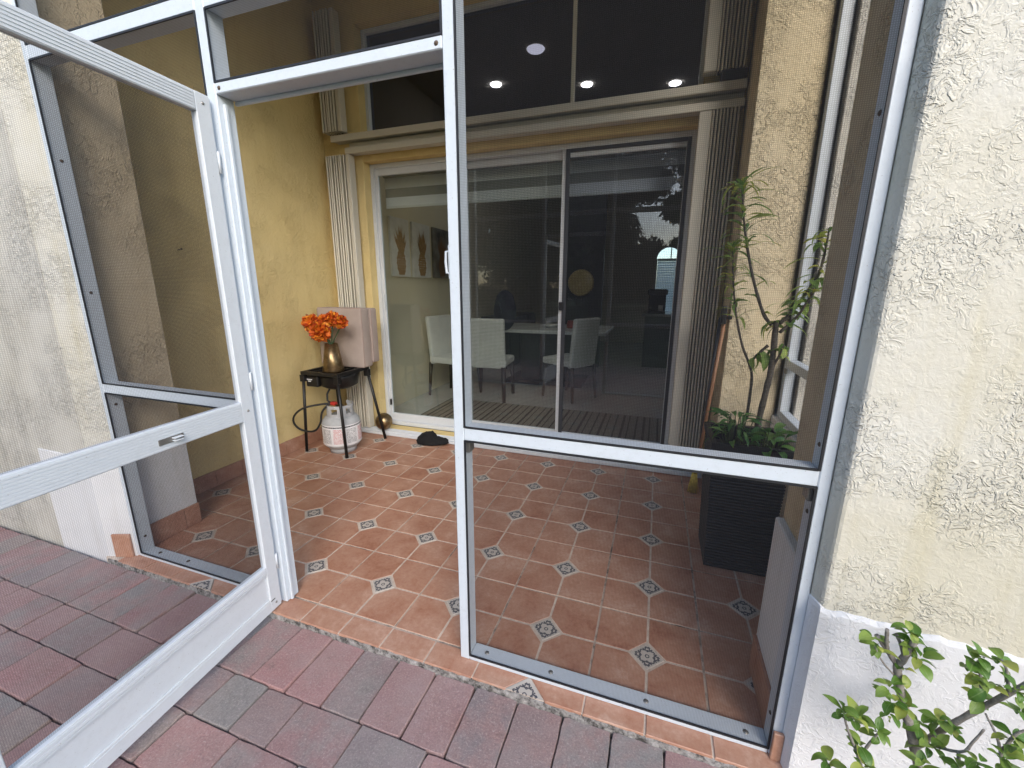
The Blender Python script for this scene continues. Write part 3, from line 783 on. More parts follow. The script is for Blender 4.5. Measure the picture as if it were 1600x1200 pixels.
# ---------------------------------------------------------------- glazing
sl = thing('sliding_door', 'wide three-panel sliding glass door in white aluminium frame', 'sliding door', (0.38, 1.95, 0.05))
D = 'door_aluminium'
YD0, YD1 = 1.915, 2.00
B('frame', -0.9345, -0.897, YD0, YD1, 0.053, 2.4145, D, sl, 0.003)
B('frame', 1.667, 1.7045, YD0, YD1, 0.053, 2.4145, D, sl, 0.003)
B('frame', -0.8968, 1.6668, YD0, YD1, 2.377, 2.4145, D, sl, 0.003)
B('frame', -0.8968, 1.6668, YD0 - 0.012, YD1, 0.053, 0.092, D, sl, 0.003)
def door_panel(x0, x1, y0, y1, gl, wst=0.05, mat=D):
    st = B('panel', x0, x0 + wst, y0, y1, 0.0925, 2.3765, mat, sl, 0.003)
    B('stile', x1 - wst, x1, y0, y1, 0.0925, 2.3765, mat, st, 0.003)
    B('rail', x0 + wst + .0003, x1 - wst - .0003, y0, y1, 2.322, 2.3763, mat, st, 0.003)
    B('rail', x0 + wst + .0003, x1 - wst - .0003, y0, y1, 0.0927, 0.165, mat, st, 0.003)
    B('glass', x0 + wst - .004, x1 - wst + .004, (y0 + y1) / 2 - .003, (y0 + y1) / 2 + .003, 0.16, 2.327, gl, st, 0)
    return st
door_panel(-0.8965, -0.035, 1.925, 1.955, 'clear_glass', 0.032)
door_panel(-0.075, 0.815, 1.965, 1.995, 'clear_glass', 0.045)
p3 = door_panel(0.775, 1.6665, 1.928, 1.956, 'grey_glass', 0.03)
# dark sliding insect screen in front of the right-hand panel
B('screen_stile', 0.806, 0.836, 1.9165, 1.9275, 0.0925, 2.3765, 'bronze_frame', sl, 0.002)
B('screen_stile', 1.640, 1.6665, 1.9165, 1.9275, 0.0925, 2.3765, 'bronze_frame', sl, 0.002)
B('screen_rail', 0.8365, 1.6395, 1.9165, 1.9275, 2.352, 2.3765, 'bronze_frame', sl, 0.002)
B('screen_rail', 0.8365, 1.6395, 1.9165, 1.9275, 0.0925, 0.118, 'bronze_frame', sl, 0.002)
B('latch', 0.784, 0.822, 1.896, 1.9162, 1.20, 1.265, 'black_plastic', sl, 0.004)
B('latch', -0.874, -0.862, 1.900, 1.9245, 0.25, 0.31, 'black_plastic', sl, 0.003)
B('latch', -0.872, -0.864, 1.905, 1.9246, 1.18, 1.31, D, sl, 0.003)

tw = thing('transom_window', 'dark transom window with one slim mullion above the sliding door', 'window', (0.38, 1.95, 2.64))
B('frame', -0.9345, -0.905, YD0, YD1, 2.646, 3.419, D, tw, 0.003)
B('frame', 1.675, 1.7045, YD0, YD1, 2.646, 3.419, D, tw, 0.003)
B('frame', -0.9047, 1.6747, YD0, YD1, 3.389, 3.419, D, tw, 0.003)
B('frame', -0.9047, 1.6747, YD0, YD1, 2.646, 2.672, D, tw, 0.003)
B('mullion', 0.822, 0.848, YD0 + .01, YD1 - .01, 2.6725, 3.3885, 'shutter_beige', tw, 0.003)
B('glass', -0.9047, 0.8217, 1.952, 1.958, 2.6722, 3.3888, 'dark_glass', tw, 0)
B('glass', 0.8483, 1.6747, 1.952, 1.958, 2.6722, 3.3888, 'dark_glass', tw, 0)

# ---------------------------------------------------------------- accordion shutters and their tracks
def shutter(label, x0, x1, z0, z1, n, lead):
    th = thing('accordion_shutter', label, 'shutter', ((x0 + x1) / 2, 1.76, z0), 0, 'accordion shutters folded beside the glazing')
    st = (x1 - x0) / n
    # one folded blade: a thin corrugated strip
    bm = bmesh.new(); h = z1 - z0; w = 0.072
    prof = [(0, -w / 2), (st * .28, -w / 2 - .006), (st * .58, -w / 2), (st * .40, -w / 6), (st * .24, 0), (st * .40, w / 6), (st * .40, w / 2), (0, w / 2), (0, w / 6), (st * .10, 0), (0, -w / 6)]
    lo = [bm.verts.new((x, y, 0)) for x, y in prof]; hi = [bm.verts.new((x, y, h)) for x, y in prof]
    bm.faces.new(hi); bm.faces.new(lo[::-1])
    for i in range(len(prof)):
        j = (i + 1) % len(prof); bm.faces.new((lo[i], lo[j], hi[j], hi[i]))
    bl = bm_mesh('blade', bm); bl.materials.append(MATS['shutter_beige'])
    for i in range(n):
        jit = random.uniform(-0.006, 0.006)
        link('blade', bl, None, th, Vector((x0 + i * st, 1.762 + jit, z0)) - WL[th.name], (0, 0, random.uniform(-0.02, 0.02)))
    a, b = (x0 - 0.076, x0 - 0.004) if lead == 'L' else (x1 + 0.002, x1 + 0.042)
    B('end_bar', a, b, 1.727, 1.80, z0, z1, 'track_cream', th, 0.004)
    B('backing', x0, x1, 1.7995, 1.806, z0 + .002, z1 - .002, 'bronze_frame', th, 0)  # dark sheet added behind the blades so their gaps read as shade
    return th
shutter('beige accordion shutter folded at the door edge behind the burner stand', -1.235, -1.035, 0.058, 2.455, 8, 'R')
shutter('short beige accordion shutter folded at the transom edge above the yellow corner', -1.235, -1.085, 2.635, 3.50, 6, 'R')
shutter('tall beige accordion shutter folded beside the potted plant', 1.765, 1.925, 0.058, 2.455, 8, 'L')
shutter('short beige accordion shutter folded at the transom beside the pilaster', 1.765, 1.925, 2.67, 3.50, 8, 'L')
B('closing_block', 1.79, 1.935, 1.725, 1.80, 2.606, 2.664, 'black_plastic', None, 0.004)
bpy.data.objects['closing_block'].name = 'shutter_stop'
tag(bpy.data.objects['shutter_stop'], 'black stop block under the short shutter by the pilaster', 'block')
def track(label, x0, x1, y0, y1, z0, z1, mat, lips):
    th = thing('shutter_track', label, 'track', ((x0 + x1) / 2, 1.76, z0), 0, 'shutter tracks on the end wall')
    B('channel', x0, x1, y0, y1, z0, z1, mat, th, 0.004)
    for (a, b, c, d) in lips: B('lip', x0 + .001, x1 - .001, a, b, c, d, mat, th, 0.002)
    return th
track('cream double shutter track under the transom window', -1.16, 1.94, 1.735, 1.829, 2.565, 2.604, 'track_cream', [(1.722, 1.7345, 2.555, 2.6035), (1.80, 1.815, 2.605, 2.625)])
track('pale head track above the sliding door', -1.03, 1.94, 1.742, 1.829, 2.465, 2.510, 'track_cream', [(1.728, 1.7415, 2.458, 2.503), (1.79, 1.829, 2.511, 2.556)])
track('pale floor track with grey channel in front of the sliding door', -1.26, 1.94, 1.735, 1.796, 0.002, 0.047, 'door_aluminium', [(1.722, 1.7345, 0.004, 0.028), (1.748, 1.756, 0.0475, 0.058), (1.776, 1.784, 0.0475, 0.056)])

# ---------------------------------------------------------------- burner stand corner
bs = thing('burner_stand', 'black steel outdoor burner stand with four legs in the yellow corner', 'burner', (-1.0, 1.4, 0))
K = 'black_metal'; ZT = 0.70
cx0, cx1, cy0, cy1 = -1.205, -0.83, 1.18, 1.575
for (a, b, c, d) in ((cx0, cx1, cy0, cy0 + .03), (cx0, cx1, cy1 - .03, cy1)):
    B('top_bar', a, b, c, d, ZT - .028, ZT, K, bs, 0.002)
for (a, b) in ((cx0, cx0 + .03), (cx1 - .03, cx1)):
    B('top_bar', a, b, cy0 + .0305, cy1 - .0305, ZT - .028, ZT, K, bs, 0.002)
for x in (-1.11, -1.02, -0.93): B('grate_bar', x - .006, x + .006, cy0 + .0305, cy1 - .0305, ZT - .016, ZT - .002, K, bs, 0.002)
for (tx, ty, fx, fy) in ((cx0 + .015, cy0 + .015, -1.222, 1.172), (cx1 - .015, cy0 + .015, -0.795, 1.165), (cx1 - .015, cy1 - .015, -0.772, 1.655), (cx0 + .015, cy1 - .015, -1.225, 1.60)):
    lg = tube('leg', [(fx, fy, 0.002), (tx, ty, ZT - .03)], 0.0165, K, bs, 4)
    B('bracket', tx - .022, tx + .022, ty - .022, ty + .022, ZT - .085, ZT - .0285, K, bs, 0.003)
brn = lathe('burner', [(0.02, -0.13), (0.10, -0.13), (0.155, -0.10), (0.165, -0.03), (0.165, 0.0), (0.15, 0.0), (0.14, -0.05), (0.05, -0.09), (0.0001, -0.09)], K, bs, (-1.0, 1.385, ZT - .03), 28)
B('control_box', -1.18, -1.06, 1.205, 1.29, ZT - .13, ZT - .04, K, bs, 0.006)
for i, (a, b) in enumerate(((0, .055), (.012, .042))):
    B('maker_mark', -1.168 + a, -1.168 + b, 1.2035, 1.2045, ZT - .072 - i * .014, ZT - .064 - i * .014, 'label_white', bs, 0)
hz = [(-1.03, 1.30, 0.54), (-1.035, 1.27, 0.50), (-1.01, 1.24, 0.455), (-0.985, 1.25, 0.43)]
tube('gas_valve', [(-1.03, 1.30, 0.585), (-1.03, 1.30, 0.54)], [0.014, 0.010], 'brass_worn', bs, 8)
import math as _m
loop = hz[:]
tube('hose', loop, 0.008, 'black_rubber', bs, 8)
ring = [(-0.985, 1.25, 0.43), (-1.06, 1.20, 0.425), (-1.17, 1.14, 0.40), (-1.25, 1.12, 0.34), (-1.285, 1.13, 0.27), (-1.26, 1.15, 0.21), (-1.19, 1.17, 0.185), (-1.11, 1.18, 0.20), (-1.06, 1.19, 0.27), (-1.04, 1.20, 0.36), (-1.00, 1.23, 0.415), (-0.96, 1.26, 0.43)]
def smooth_path(P, n=6):
    out = []
    for i in range(len(P) - 1):
        p0, p1, p2, p3 = [Vector(P[max(0, min(len(P) - 1, k))]) for k in (i - 1, i, i + 1, i + 2)]
        for s in range(n):
            u = s / n
            out.append(0.5 * ((2 * p1) + (p2 - p0) * u + (2 * p0 - 5 * p1 + 4 * p2 - p3) * u * u + (3 * p1 - p0 - 3 * p2 + p3) * u ** 3))
    out.append(Vector(P[-1])); return out
tube('hose', smooth_path(ring), 0.0085, 'black_rubber', bs, 8)
B('regulator', -0.985, -0.935, 1.235, 1.275, 0.415, 0.445, 'red_plastic', bs, 0.008, 2)

TX, TY = -0.955, 1.315
pt = thing('propane_tank', 'grey propane tank with printed white label under the burner stand', 'tank', (TX, TY, 0))
lathe('body', [(0.0001, 0.035), (0.08, 0.036), (0.128, 0.050), (0.148, 0.075), (0.155, 0.10), (0.155, 0.250), (0.149, 0.280), (0.125, 0.310), (0.07, 0.328), (0.0001, 0.332)], 'tank_grey', pt, (TX, TY, 0), 32)
lathe('foot_ring', [(0.098, 0.002), (0.108, 0.002), (0.108, 0.050), (0.098, 0.053)], 'tank_grey', pt, (TX, TY, 0), 28)
lathe('label', [(0.1557, 0.084), (0.1562, 0.092), (0.1562, 0.256), (0.1550, 0.260)], 'tank_label', pt, (TX, TY, 0), 40, a0=R(-200), a1=R(40))
# collar with hand holes: upright strips, top band and bottom band
bm = bmesh.new()
def arc_wall(bm, a0, a1, z0, z1, r=0.108, th=0.006, n=6):
    for k in range(n):
        b0, b1 = a0 + (a1 - a0) * k / n, a0 + (a1 - a0) * (k + 1) / n
        v = [bm.verts.new((rr * math.cos(b), rr * math.sin(b), z)) for z in (z0, z1) for b in (b0, b1) for rr in (r - th, r)]
        for q in ((1, 3, 7, 5), (0, 4, 6, 2), (4, 5, 7, 6), (0, 2, 3, 1), (0, 1, 5, 4), (2, 6, 7, 3)): bm.faces.new([v[i] for i in q])
arc_wall(bm, R(-170), R(100), 0.315, 0.345, n=24); arc_wall(bm, R(-170), R(100), 0.390, 0.415, n=24)
for c in (-158, -118, -98, -52, -32, 12, 88): arc_wall(bm, R(c - 9), R(c + 9), 0.345, 0.390, n=2)
link('collar', bm_mesh('collar', bm), 'tank_grey', pt, (0, 0, 0))
lathe('valve', [(0.022, 0.325), (0.022, 0.375), (0.035, 0.377), (0.035, 0.40), (0.0001, 0.403)], 'brass_worn', pt, (TX, TY, 0), 12)

VX, VY = -0.955, 1.285
lathe('vase', [(0.0001, 0.0), (0.082, 0.0), (0.086, 0.006), (0.050, 0.228), (0.046, 0.228), (0.044, 0.20), (0.0001, 0.20)], 'brass_worn', None, (VX, VY, ZT + 0.001), 28)
tag(bpy.data.objects['vase'], 'tapered aged-brass vase standing on the burner stand', 'vase')
fb = thing('flower_bouquet', 'bunch of orange mum flowers in the brass vase', 'flowers', (VX, VY, ZT + 0.20))
def flower_head(c, r, seed, n=150):
    rs = random.Random(seed); bm = bmesh.new()
    for i in range(n):
        zz = 1 - 2 * (i + 0.5) / n; a = i * 2.39996; q = math.sqrt(1 - zz * zz)
        d = Vector((q * math.cos(a), q * math.sin(a), zz)); d = (d + Vector((rs.uniform(-.15, .15), rs.uniform(-.15, .15), rs.uniform(-.15, .15)))).normalized()
        L = r * rs.uniform(0.82, 1.08); w = r * rs.uniform(0.16, 0.24)
        up = Vector((0, 0, 1)) if abs(d.z) < 0.9 else Vector((1, 0, 0))
        s = d.cross(up).normalized(); tt = s.cross(d)
        ang = rs.uniform(0, 6.28); s2 = s * math.cos(ang) + tt * math.sin(ang); t2 = d.cross(s2)
        b = d * (L * 0.45)
        v = [bm.verts.new(p) for p in (b - s2 * w * .5, b + s2 * w * .5, d * L * .85 + s2 * w + t2 * w * .3, d * L + t2 * w * .9, d * L * .85 - s2 * w + t2 * w * .3)]
        bm.faces.new(v)
    bmesh.ops.create_icosphere(bm, subdivisions=1, radius=r * 0.5)
    return link('flower', bm_mesh('flower', bm), 'flower_orange', fb, Vector(c) - WL[fb.name])
for k, (c, r) in enumerate((((-1.135, 1.29, 1.085), 0.082), ((-1.02, 1.25, 1.025), 0.088), ((-0.945, 1.31, 1.125), 0.070), ((-0.845, 1.29, 1.105), 0.060), ((-1.06, 1.33, 1.10), 0.06))):
    flower_head(c, r, 50 + k)
    tube('stem', smooth_path([(VX, VY, ZT + .205), (VX + (c[0] - VX) * .3, VY + (c[1] - VY) * .3, ZT + .26), (c[0], c[1], c[2] - r * .5)], 4), 0.005, 'flower_stem', fb, 6)

def cushion(label, x0, x1, y0, y1, z0, z1, rz):
    th = thing('seat_cushion', label, 'cushion', ((x0 + x1) / 2, (y0 + y1) / 2, z0), rz, 'cushions standing on the burner stand')
    del WL[th.name]
    sx, sy, sz = x1 - x0, y1 - y0, z1 - z0
    bm = bmesh.new(); bm_box(bm, -sx / 2, sx / 2, -sy / 2, sy / 2, 0, sz)
    bmesh.ops.bevel(bm, geom=bm.edges[:], offset=0.014, segments=3, affect='EDGES', profile=0.5)
    bmesh.ops.subdivide_edges(bm, edges=[e for e in bm.edges if e.calc_length() > 0.2], cuts=5, use_grid_fill=True)
    for v in bm.verts:
        k = (1 - (2 * v.co.x / sx) ** 2) * (1 - (2 * v.co.z / sz - 1) ** 2)
        v.co.y += math.copysign(0.010 * max(0, k), v.co.y)
    link('body', bm_mesh('body', bm, True), 'beige_fabric', th)
    bm = bmesh.new(); e = 0.006
    for yy in (-sy / 2 + 0.006, sy / 2 - 0.006):
        loop = [(-sx / 2 + .012, yy, .003), (-sx / 2 + .003, yy, .014), (-sx / 2 + .003, yy, sz - .014), (-sx / 2 + .012, yy, sz - .003), (sx / 2 - .012, yy, sz - .003), (sx / 2 - .003, yy, sz - .014), (sx / 2 - .003, yy, .014), (sx / 2 - .012, yy, .003), (-sx / 2 + .012, yy, .003)]
        bm_tube(bm, loop, 0.0042, 6)
    link('piping', bm_mesh('piping', bm), 'beige_piping', th)
cushion('pinkish beige seat cushion standing upright behind the orange flowers', -1.255, -0.795, 1.475, 1.585, ZT + .001, 1.205, R(0))
cushion('second pinkish beige cushion propped behind the front one against the door frame', -1.21, -0.785, 1.588, 1.668, ZT + .03, 1.20, R(0))

o = lathe('decorative_ball', [(max(0.0001, 0.080 * math.sin(math.pi * k / 14)), -0.080 * math.cos(math.pi * k / 14)) for k in range(15)], 'brass_worn', None, (-0.835, 1.735, 0.138), 24)
tag(o, 'aged brass ball resting on the floor track by the burner leg', 'ball')
# plush slipper: lumpy low form with a toe pouch
bm = bmesh.new()
bmesh.ops.create_icosphere(bm, subdivisions=4, radius=1.0)
rs = random.Random(5)
for v in bm.verts:
    x, y, z = v.co
    top = (0.105 if x < 0.1 else 0.085) * (1.0 - 0.25 * max(0, x))
    zz = z * top if z > 0 else z * 0.02
    if z > 0 and 0.1 < x < 0.75: zz *= 0.72
    v.co = Vector((x * 0.150, y * (0.065 - 0.010 * x), zz)) * (1 + rs.uniform(-0.06, 0.06))
o = link('slipper', bm_mesh('slipper', bm, True), 'plush_black', None, (-0.280, 1.672, 0.022), (0, R(-3), R(8)))
tag(o, 'black plush slipper lying against the floor track in front of the glass door', 'slipper')

# broom and pole leaning in the corner by the planter
bo = thing('broom', 'broom with wooden handle and yellow straw leaning beside the folded shutter', 'broom', (1.86, 1.47, 0))
tube('handle', [(1.868, 1.468, 0.16), (1.930, 1.425, 1.22)], 0.011, 'wood_handle', bo, 10)
rs = random.Random(3)
bm = bmesh.new()
for i in range(150):
    a = rs.uniform(0, 6.28); q = math.sqrt(rs.random()); bx, by = 0.013 * q * math.cos(a), 0.010 * q * math.sin(a)
    ex, ey = 0.036 * q * math.cos(a) + rs.uniform(-.004, .004), 0.020 * q * math.sin(a)
    bm_tube(bm, [(bx, by, 0.165), (ex, ey, 0.006 + rs.uniform(-.003, .006))], [0.0016, 0.0013], 3)
link('straw', bm_mesh('straw', bm), 'broom_straw', bo, (1.860 - 1.86, 0, 0))
tube('collar', [(1.862, 1.468, 0.15), (1.870, 1.468, 0.20)], [0.017, 0.014], 'broom_straw', bo, 10)
po = thing('mop_pole', 'dark pole with black hanging clip beside the wooden broom handle', 'pole', (1.90, 1.60, 0))
tube('pole', [(1.880, 1.62, 0.002), (1.908, 1.46, 1.20)], 0.011, 'bronze_frame', po, 10)
B('clip', 1.906, 1.934, 1.392, 1.470, 1.165, 1.275, 'black_plastic', po, 0.006, 2)
B('clip_arm', 1.9343, 1.962, 1.385, 1.408, 1.195, 1.217, 'black_plastic', po, 0.004)

# ---------------------------------------------------------------- planter and potted plants
PX, PY = 1.995, 0.795
pn = thing('planter', 'tall square black planter with ribbed sides in the right corner', 'planter', (PX, PY, 0))
bm = bmesh.new(); HB, HT, ZP = 0.136, 0.160, 0.645
n = 40
def sq(h, z): return [bm.verts.new((sx * h, sy * h, z)) for sx, sy in ((-1, -1), (1, -1), (1, 1), (-1, 1))]
rings = []
for k in range(n):
    z0 = ZP * k / n; st = ZP / n
    for f, e in ((0.0, 0.0), (0.25, 0.0035), (0.70, 0.0035), (0.95, 0.0)):
        z = z0 + st * f; rings.append(sq(HB + (HT - HB) * z / ZP + e, z + 0.002))
for r0, r1 in zip(rings, rings[1:]):
    for i in range(4): bm.faces.new((r0[i], r0[(i + 1) % 4], r1[(i + 1) % 4], r1[i]))
bm.faces.new(rings[0][::-1])
link('body', bm_mesh('body', bm), 'planter_black', pn)
bm = bmesh.new(); o_, i_ = HT + 0.012, HT - 0.014
R0 = sq(o_, ZP - .004); R1 = sq(o_, ZP + .026); R2 = sq(i_, ZP + .026); R3 = sq(i_ - .004, ZP - .06)
for r0, r1 in ((R0, R1), (R1, R2), (R2, R3)):
    for i in range(4): bm.faces.new((r0[i], r0[(i + 1) % 4], r1[(i + 1) % 4], r1[i]))
link('rim', bm_mesh('rim', bm), 'planter_black', pn)
B('soil', PX - i_ + .006, PX + i_ - .006, PY - i_ + .006, PY + i_ - .006, ZP - .12, ZP - .055, 'soil', pn, 0)

def leaf_mesh(name, L, w, curl, fold, n=7, tipw=0.0, wav=0.0, seed=0):
    """blade along +Y, folded along its midrib, drooping by curl; origin at the stalk"""
    rs = random.Random(seed); bm = bmesh.new(); rows = []
    y = z = 0.0; ang = 0.0
    for i in range(n + 1):
        u = i / n
        ww = w * (math.sin(math.pi * min(1, u * 0.93 + 0.05)) ** 0.8) * (1 - 0.25 * u + tipw * u)
        if i == n: ww = w * 0.03
        wv = math.sin(u * 9 + seed) * wav * w
        rows.append([bm.verts.new((-ww, y, z + fold * ww + wv)), bm.verts.new((0, y, z)), bm.verts.new((ww, y, z + fold * ww - wv))])
        ang += curl / n; y += L / n * math.cos(ang); z -= L / n * math.sin(ang)
    for a, b in zip(rows, rows[1:]):
        for k in range(2):
            f = bm.faces.new((a[k], a[k + 1], b[k + 1], b[k])); f.smooth = True
    me = bpy.data.meshes.new(name); bm.to_mesh(me); bm.free()
    return me
def aim(d, roll=0.0):
    """rotation taking +Y to d with +Z as near up as possible"""
    d = Vector(d).normalized(); up = Vector((0, 0, 1))
    if abs(d.dot(up)) > 0.98: up = Vector((1, 0.2, 0))
    x = d.cross(up).normalized(); z = x.cross(d)
    q = Matrix((x, d, z)).transposed().to_quaternion()
    from mathutils import Quaternion
    return (q @ Quaternion((0, 1, 0), roll)).to_euler()

POTTED = {'trunk': [(2.041, 0.8, 0.592), (2.042, 0.8, 0.742), (2.055, 0.8, 0.904), (2.063, 0.8, 1.029), (2.056, 0.8, 1.208), (2.058, 0.8, 1.226)], 'left': [(2.039, 0.8, 1.214), (2.001, 0.81, 1.265), (1.948, 0.83, 1.409), (1.907, 0.84, 1.553), (1.876, 0.85, 1.695), (1.858, 0.85, 1.805), (1.85, 0.85, 1.833)], 'right': [(2.069, 0.8, 1.221), (2.104, 0.79, 1.268), (2.151, 0.77, 1.368), (2.179, 0.76, 1.448), (2.185, 0.75, 1.539), (2.183, 0.74, 1.627)], 'right2': [(2.072, 0.79, 1.181), (2.125, 0.77, 1.256), (2.151, 0.75, 1.327), (2.171, 0.74, 1.381)], 'second': [(2.001, 0.86, 0.736), (2.002, 0.86, 0.869), (1.994, 0.86, 0.982), (1.942, 0.87, 1.105), (1.898, 0.88, 1.259), (1.87, 0.88, 1.41), (1.854, 0.88, 1.529), (1.847, 0.88, 1.572)], 'fork': [(2.036, 0.8, 1.119), (2.01, 0.81, 1.086), (1.989, 0.82, 1.052)], 'fork2': [(2.068, 0.8, 1.014), (2.083, 0.78, 1.079), (2.094, 0.77, 1.131)]}

ps = thing('potted_shrub', 'tall sparse shrub with three bare stems and drooping narrow leaves in the black planter', 'plant', (2.04, 0.8, 0.57))
def branch(par, name, pts, r0, r1, mat, seg=8):
    P = smooth_path(pts, 4); k = len(P)
    return tube(name, P, [(r0 + (r1 - r0) * i / (k - 1)) * (1 + 0.10 * math.sin(i * 2.3)) for i in range(k)], mat, par, seg)
branch(ps, 'trunk', POTTED['trunk'], 0.0145, 0.0125, 'bark')
branch(ps, 'branch', POTTED['left'], 0.0085, 0.0028, 'bark')
branch(ps, 'branch', POTTED['right'], 0.0088, 0.0035, 'bark')
branch(ps, 'branch', POTTED['right2'], 0.007, 0.003, 'bark')
branch(ps, 'branch', POTTED['second'], 0.0075, 0.0028, 'bark')
branch(ps, 'branch', POTTED['fork'], 0.008, 0.006, 'bark', 6)
branch(ps, 'branch', POTTED['fork2'], 0.006, 0.0035, 'bark', 6)
NL = [leaf_mesh('leaf', 0.165, 0.0080, R(70 + 14 * k), 0.3, 10, 0, 0.1, k) for k in range(4)]
BL = [leaf_mesh('leaf', 0.085, 0.021, R(45 + 25 * k), 0.5, 7, 0, 0.25, k) for k in range(3)]
for me in NL + BL: me.materials.append(MATS['leaf_potted'])
rs = random.Random(11)
def foliate(par, pts, u0, u1, n, meshes, elev=(20, 55), s=(0.7, 1.15)):
    P = smooth_path(pts, 6)
    for i in range(n):
        u = u0 + (u1 - u0) * (i + rs.random() * .6) / n
        k = min(len(P) - 1, int(u * (len(P) - 1))); p = P[k]
        a = i * 2.4 + rs.uniform(-.5, .5); e = R(rs.uniform(*elev)); d = Vector((math.cos(a) * math.cos(e), math.sin(a) * math.cos(e) * 0.75, math.sin(e)))
        o = link('leaf', rs.choice(meshes), None, par, p - WL[par.name], aim(d, rs.uniform(-.5, .5))); q = rs.uniform(*s); o.scale = (q * 1.1, q, q)
foliate(ps, POTTED['left'], 0.50, 1.0, 46, NL + BL[:1], (25, 60), (0.6, 1.15))
foliate(ps, POTTED['left'], 0.18, 0.5, 5, NL + BL, (5, 40), (0.5, 0.9))
foliate(ps, POTTED['second'], 0.55, 1.0, 50, NL + BL[:1], (25, 60), (0.55, 1.0))
foliate(ps, POTTED['right'], 0.15, 1.0, 34, NL + BL + BL, (0, 60), (0.6, 1.1))
foliate(ps, POTTED['right2'], 0.2, 1.0, 22, NL + BL + BL, (-10, 50), (0.6, 1.0))
foliate(ps, POTTED['fork'], 0.3, 1.0, 6, BL, (-70, 20), (0.8, 1.3))
foliate(ps, POTTED['fork2'], 0.5, 1.0, 4, BL, (-70, 10), (0.7, 1.1))
foliate(ps, POTTED['trunk'], 0.80, 1.0, 9, NL + BL, (-30, 40), (0.6, 1.0))

GL = [leaf_mesh('leaf', 0.13, 0.021, R(50 + 18 * k), 0.35, 7, 0, 0.12, k) for k in range(3)]
OL = [leaf_mesh('leaf', 0.12, 0.030, R(35 + 18 * k), 0.45, 7, 0.2, 0.1, k) for k in range(2)]
for me in GL + OL: me.materials.append(MATS['leaf_ground'])
def clump(label, cx, cy, n, meshes, hgt):
    th = thing('leafy_plant', label, 'plant', (cx, cy, ZP - .06))
    for i in range(n):
        a = i * 2.4 + rs.uniform(-.4, .4); h = hgt * rs.uniform(0.35, 1.0); rr = rs.uniform(0.01, 0.07)
        b = Vector((cx + 0.03 * math.cos(a), cy + 0.03 * math.sin(a), ZP - .06)); t_ = Vector((cx + rr * math.cos(a), cy + rr * math.sin(a), ZP - .06 + h))
        tube('stalk', [b, (b + t_) / 2 + Vector((0, 0, .01)), t_], 0.0022, 'green_twig', th, 4)
        e = R(rs.uniform(5, 55)); d = Vector((math.cos(a) * math.cos(e), math.sin(a) * math.cos(e), math.sin(e)))
        o = link('leaf', rs.choice(meshes), None, th, t_ - WL[th.name], aim(d, rs.uniform(-.5, .5))); q = rs.uniform(.55, .95); o.scale = (q * .85, q, q)
clump('bushy green plant with pointed leaves on the left of the planter', 1.935, 0.735, 44, GL, 0.20)
clump('broad-leaved green plant on the right of the planter', 2.075, 0.715, 22, OL, 0.15)

# ---------------------------------------------------------------- shrub in front of the right plinth
SHRUB = {'stem': [(2.172, -0.46, 0.302), (2.132, -0.46, 0.43), (2.107, -0.455, 0.501), (2.088, -0.45, 0.566), (2.083, -0.45, 0.59)], 'left': [(2.083, -0.45, 0.59), (2.072, -0.445, 0.604), (2.059, -0.44, 0.622), (2.043, -0.435, 0.642)], 'up': [(2.063, -0.442, 0.619), (2.056, -0.447, 0.644), (2.051, -0.45, 0.673)], 'right': [(2.083, -0.45, 0.59), (2.087, -0.455, 0.616), (2.092, -0.46, 0.655), (2.095, -0.46, 0.665)], 'right2': [(2.087, -0.455, 0.616), (2.08, -0.45, 0.642), (2.07, -0.445, 0.663)], 'thin': [(2.086, -0.45, 0.56), (2.055, -0.455, 0.593), (2.032, -0.46, 0.632)], 'long': [(2.151, -0.44, 0.376), (2.198, -0.45, 0.481), (2.238, -0.46, 0.565), (2.276, -0.48, 0.663)], 'low': [(2.05, -0.5, 0.279), (2.031, -0.5, 0.373), (2.021, -0.5, 0.404)], 'low2': [(2.031, -0.5, 0.373), (2.0, -0.5, 0.44), (1.99, -0.49, 0.474)], 'low3': [(2.031, -0.5, 0.373), (2.043, -0.5, 0.424), (2.052, -0.5, 0.454)], 't1': [(2.249, -0.47, 0.6), (2.245, -0.46, 0.642), (2.238, -0.45, 0.661)], 't2': [(2.23, -0.455, 0.543), (2.217, -0.45, 0.606), (2.213, -0.44, 0.642)], 't3': [(2.157, -0.45, 0.41), (2.186, -0.5, 0.463), (2.2, -0.5, 0.495), (2.21, -0.5, 0.532)], 't4': [(2.206, -0.5, 0.36), (2.184, -0.5, 0.462)], 't5': [(2.25, -0.52, 0.43), (2.236, -0.5, 0.511), (2.219, -0.48, 0.552)], 't6': [(2.245, -0.5, 0.49), (2.254, -0.5, 0.535), (2.268, -0.5, 0.557)]}
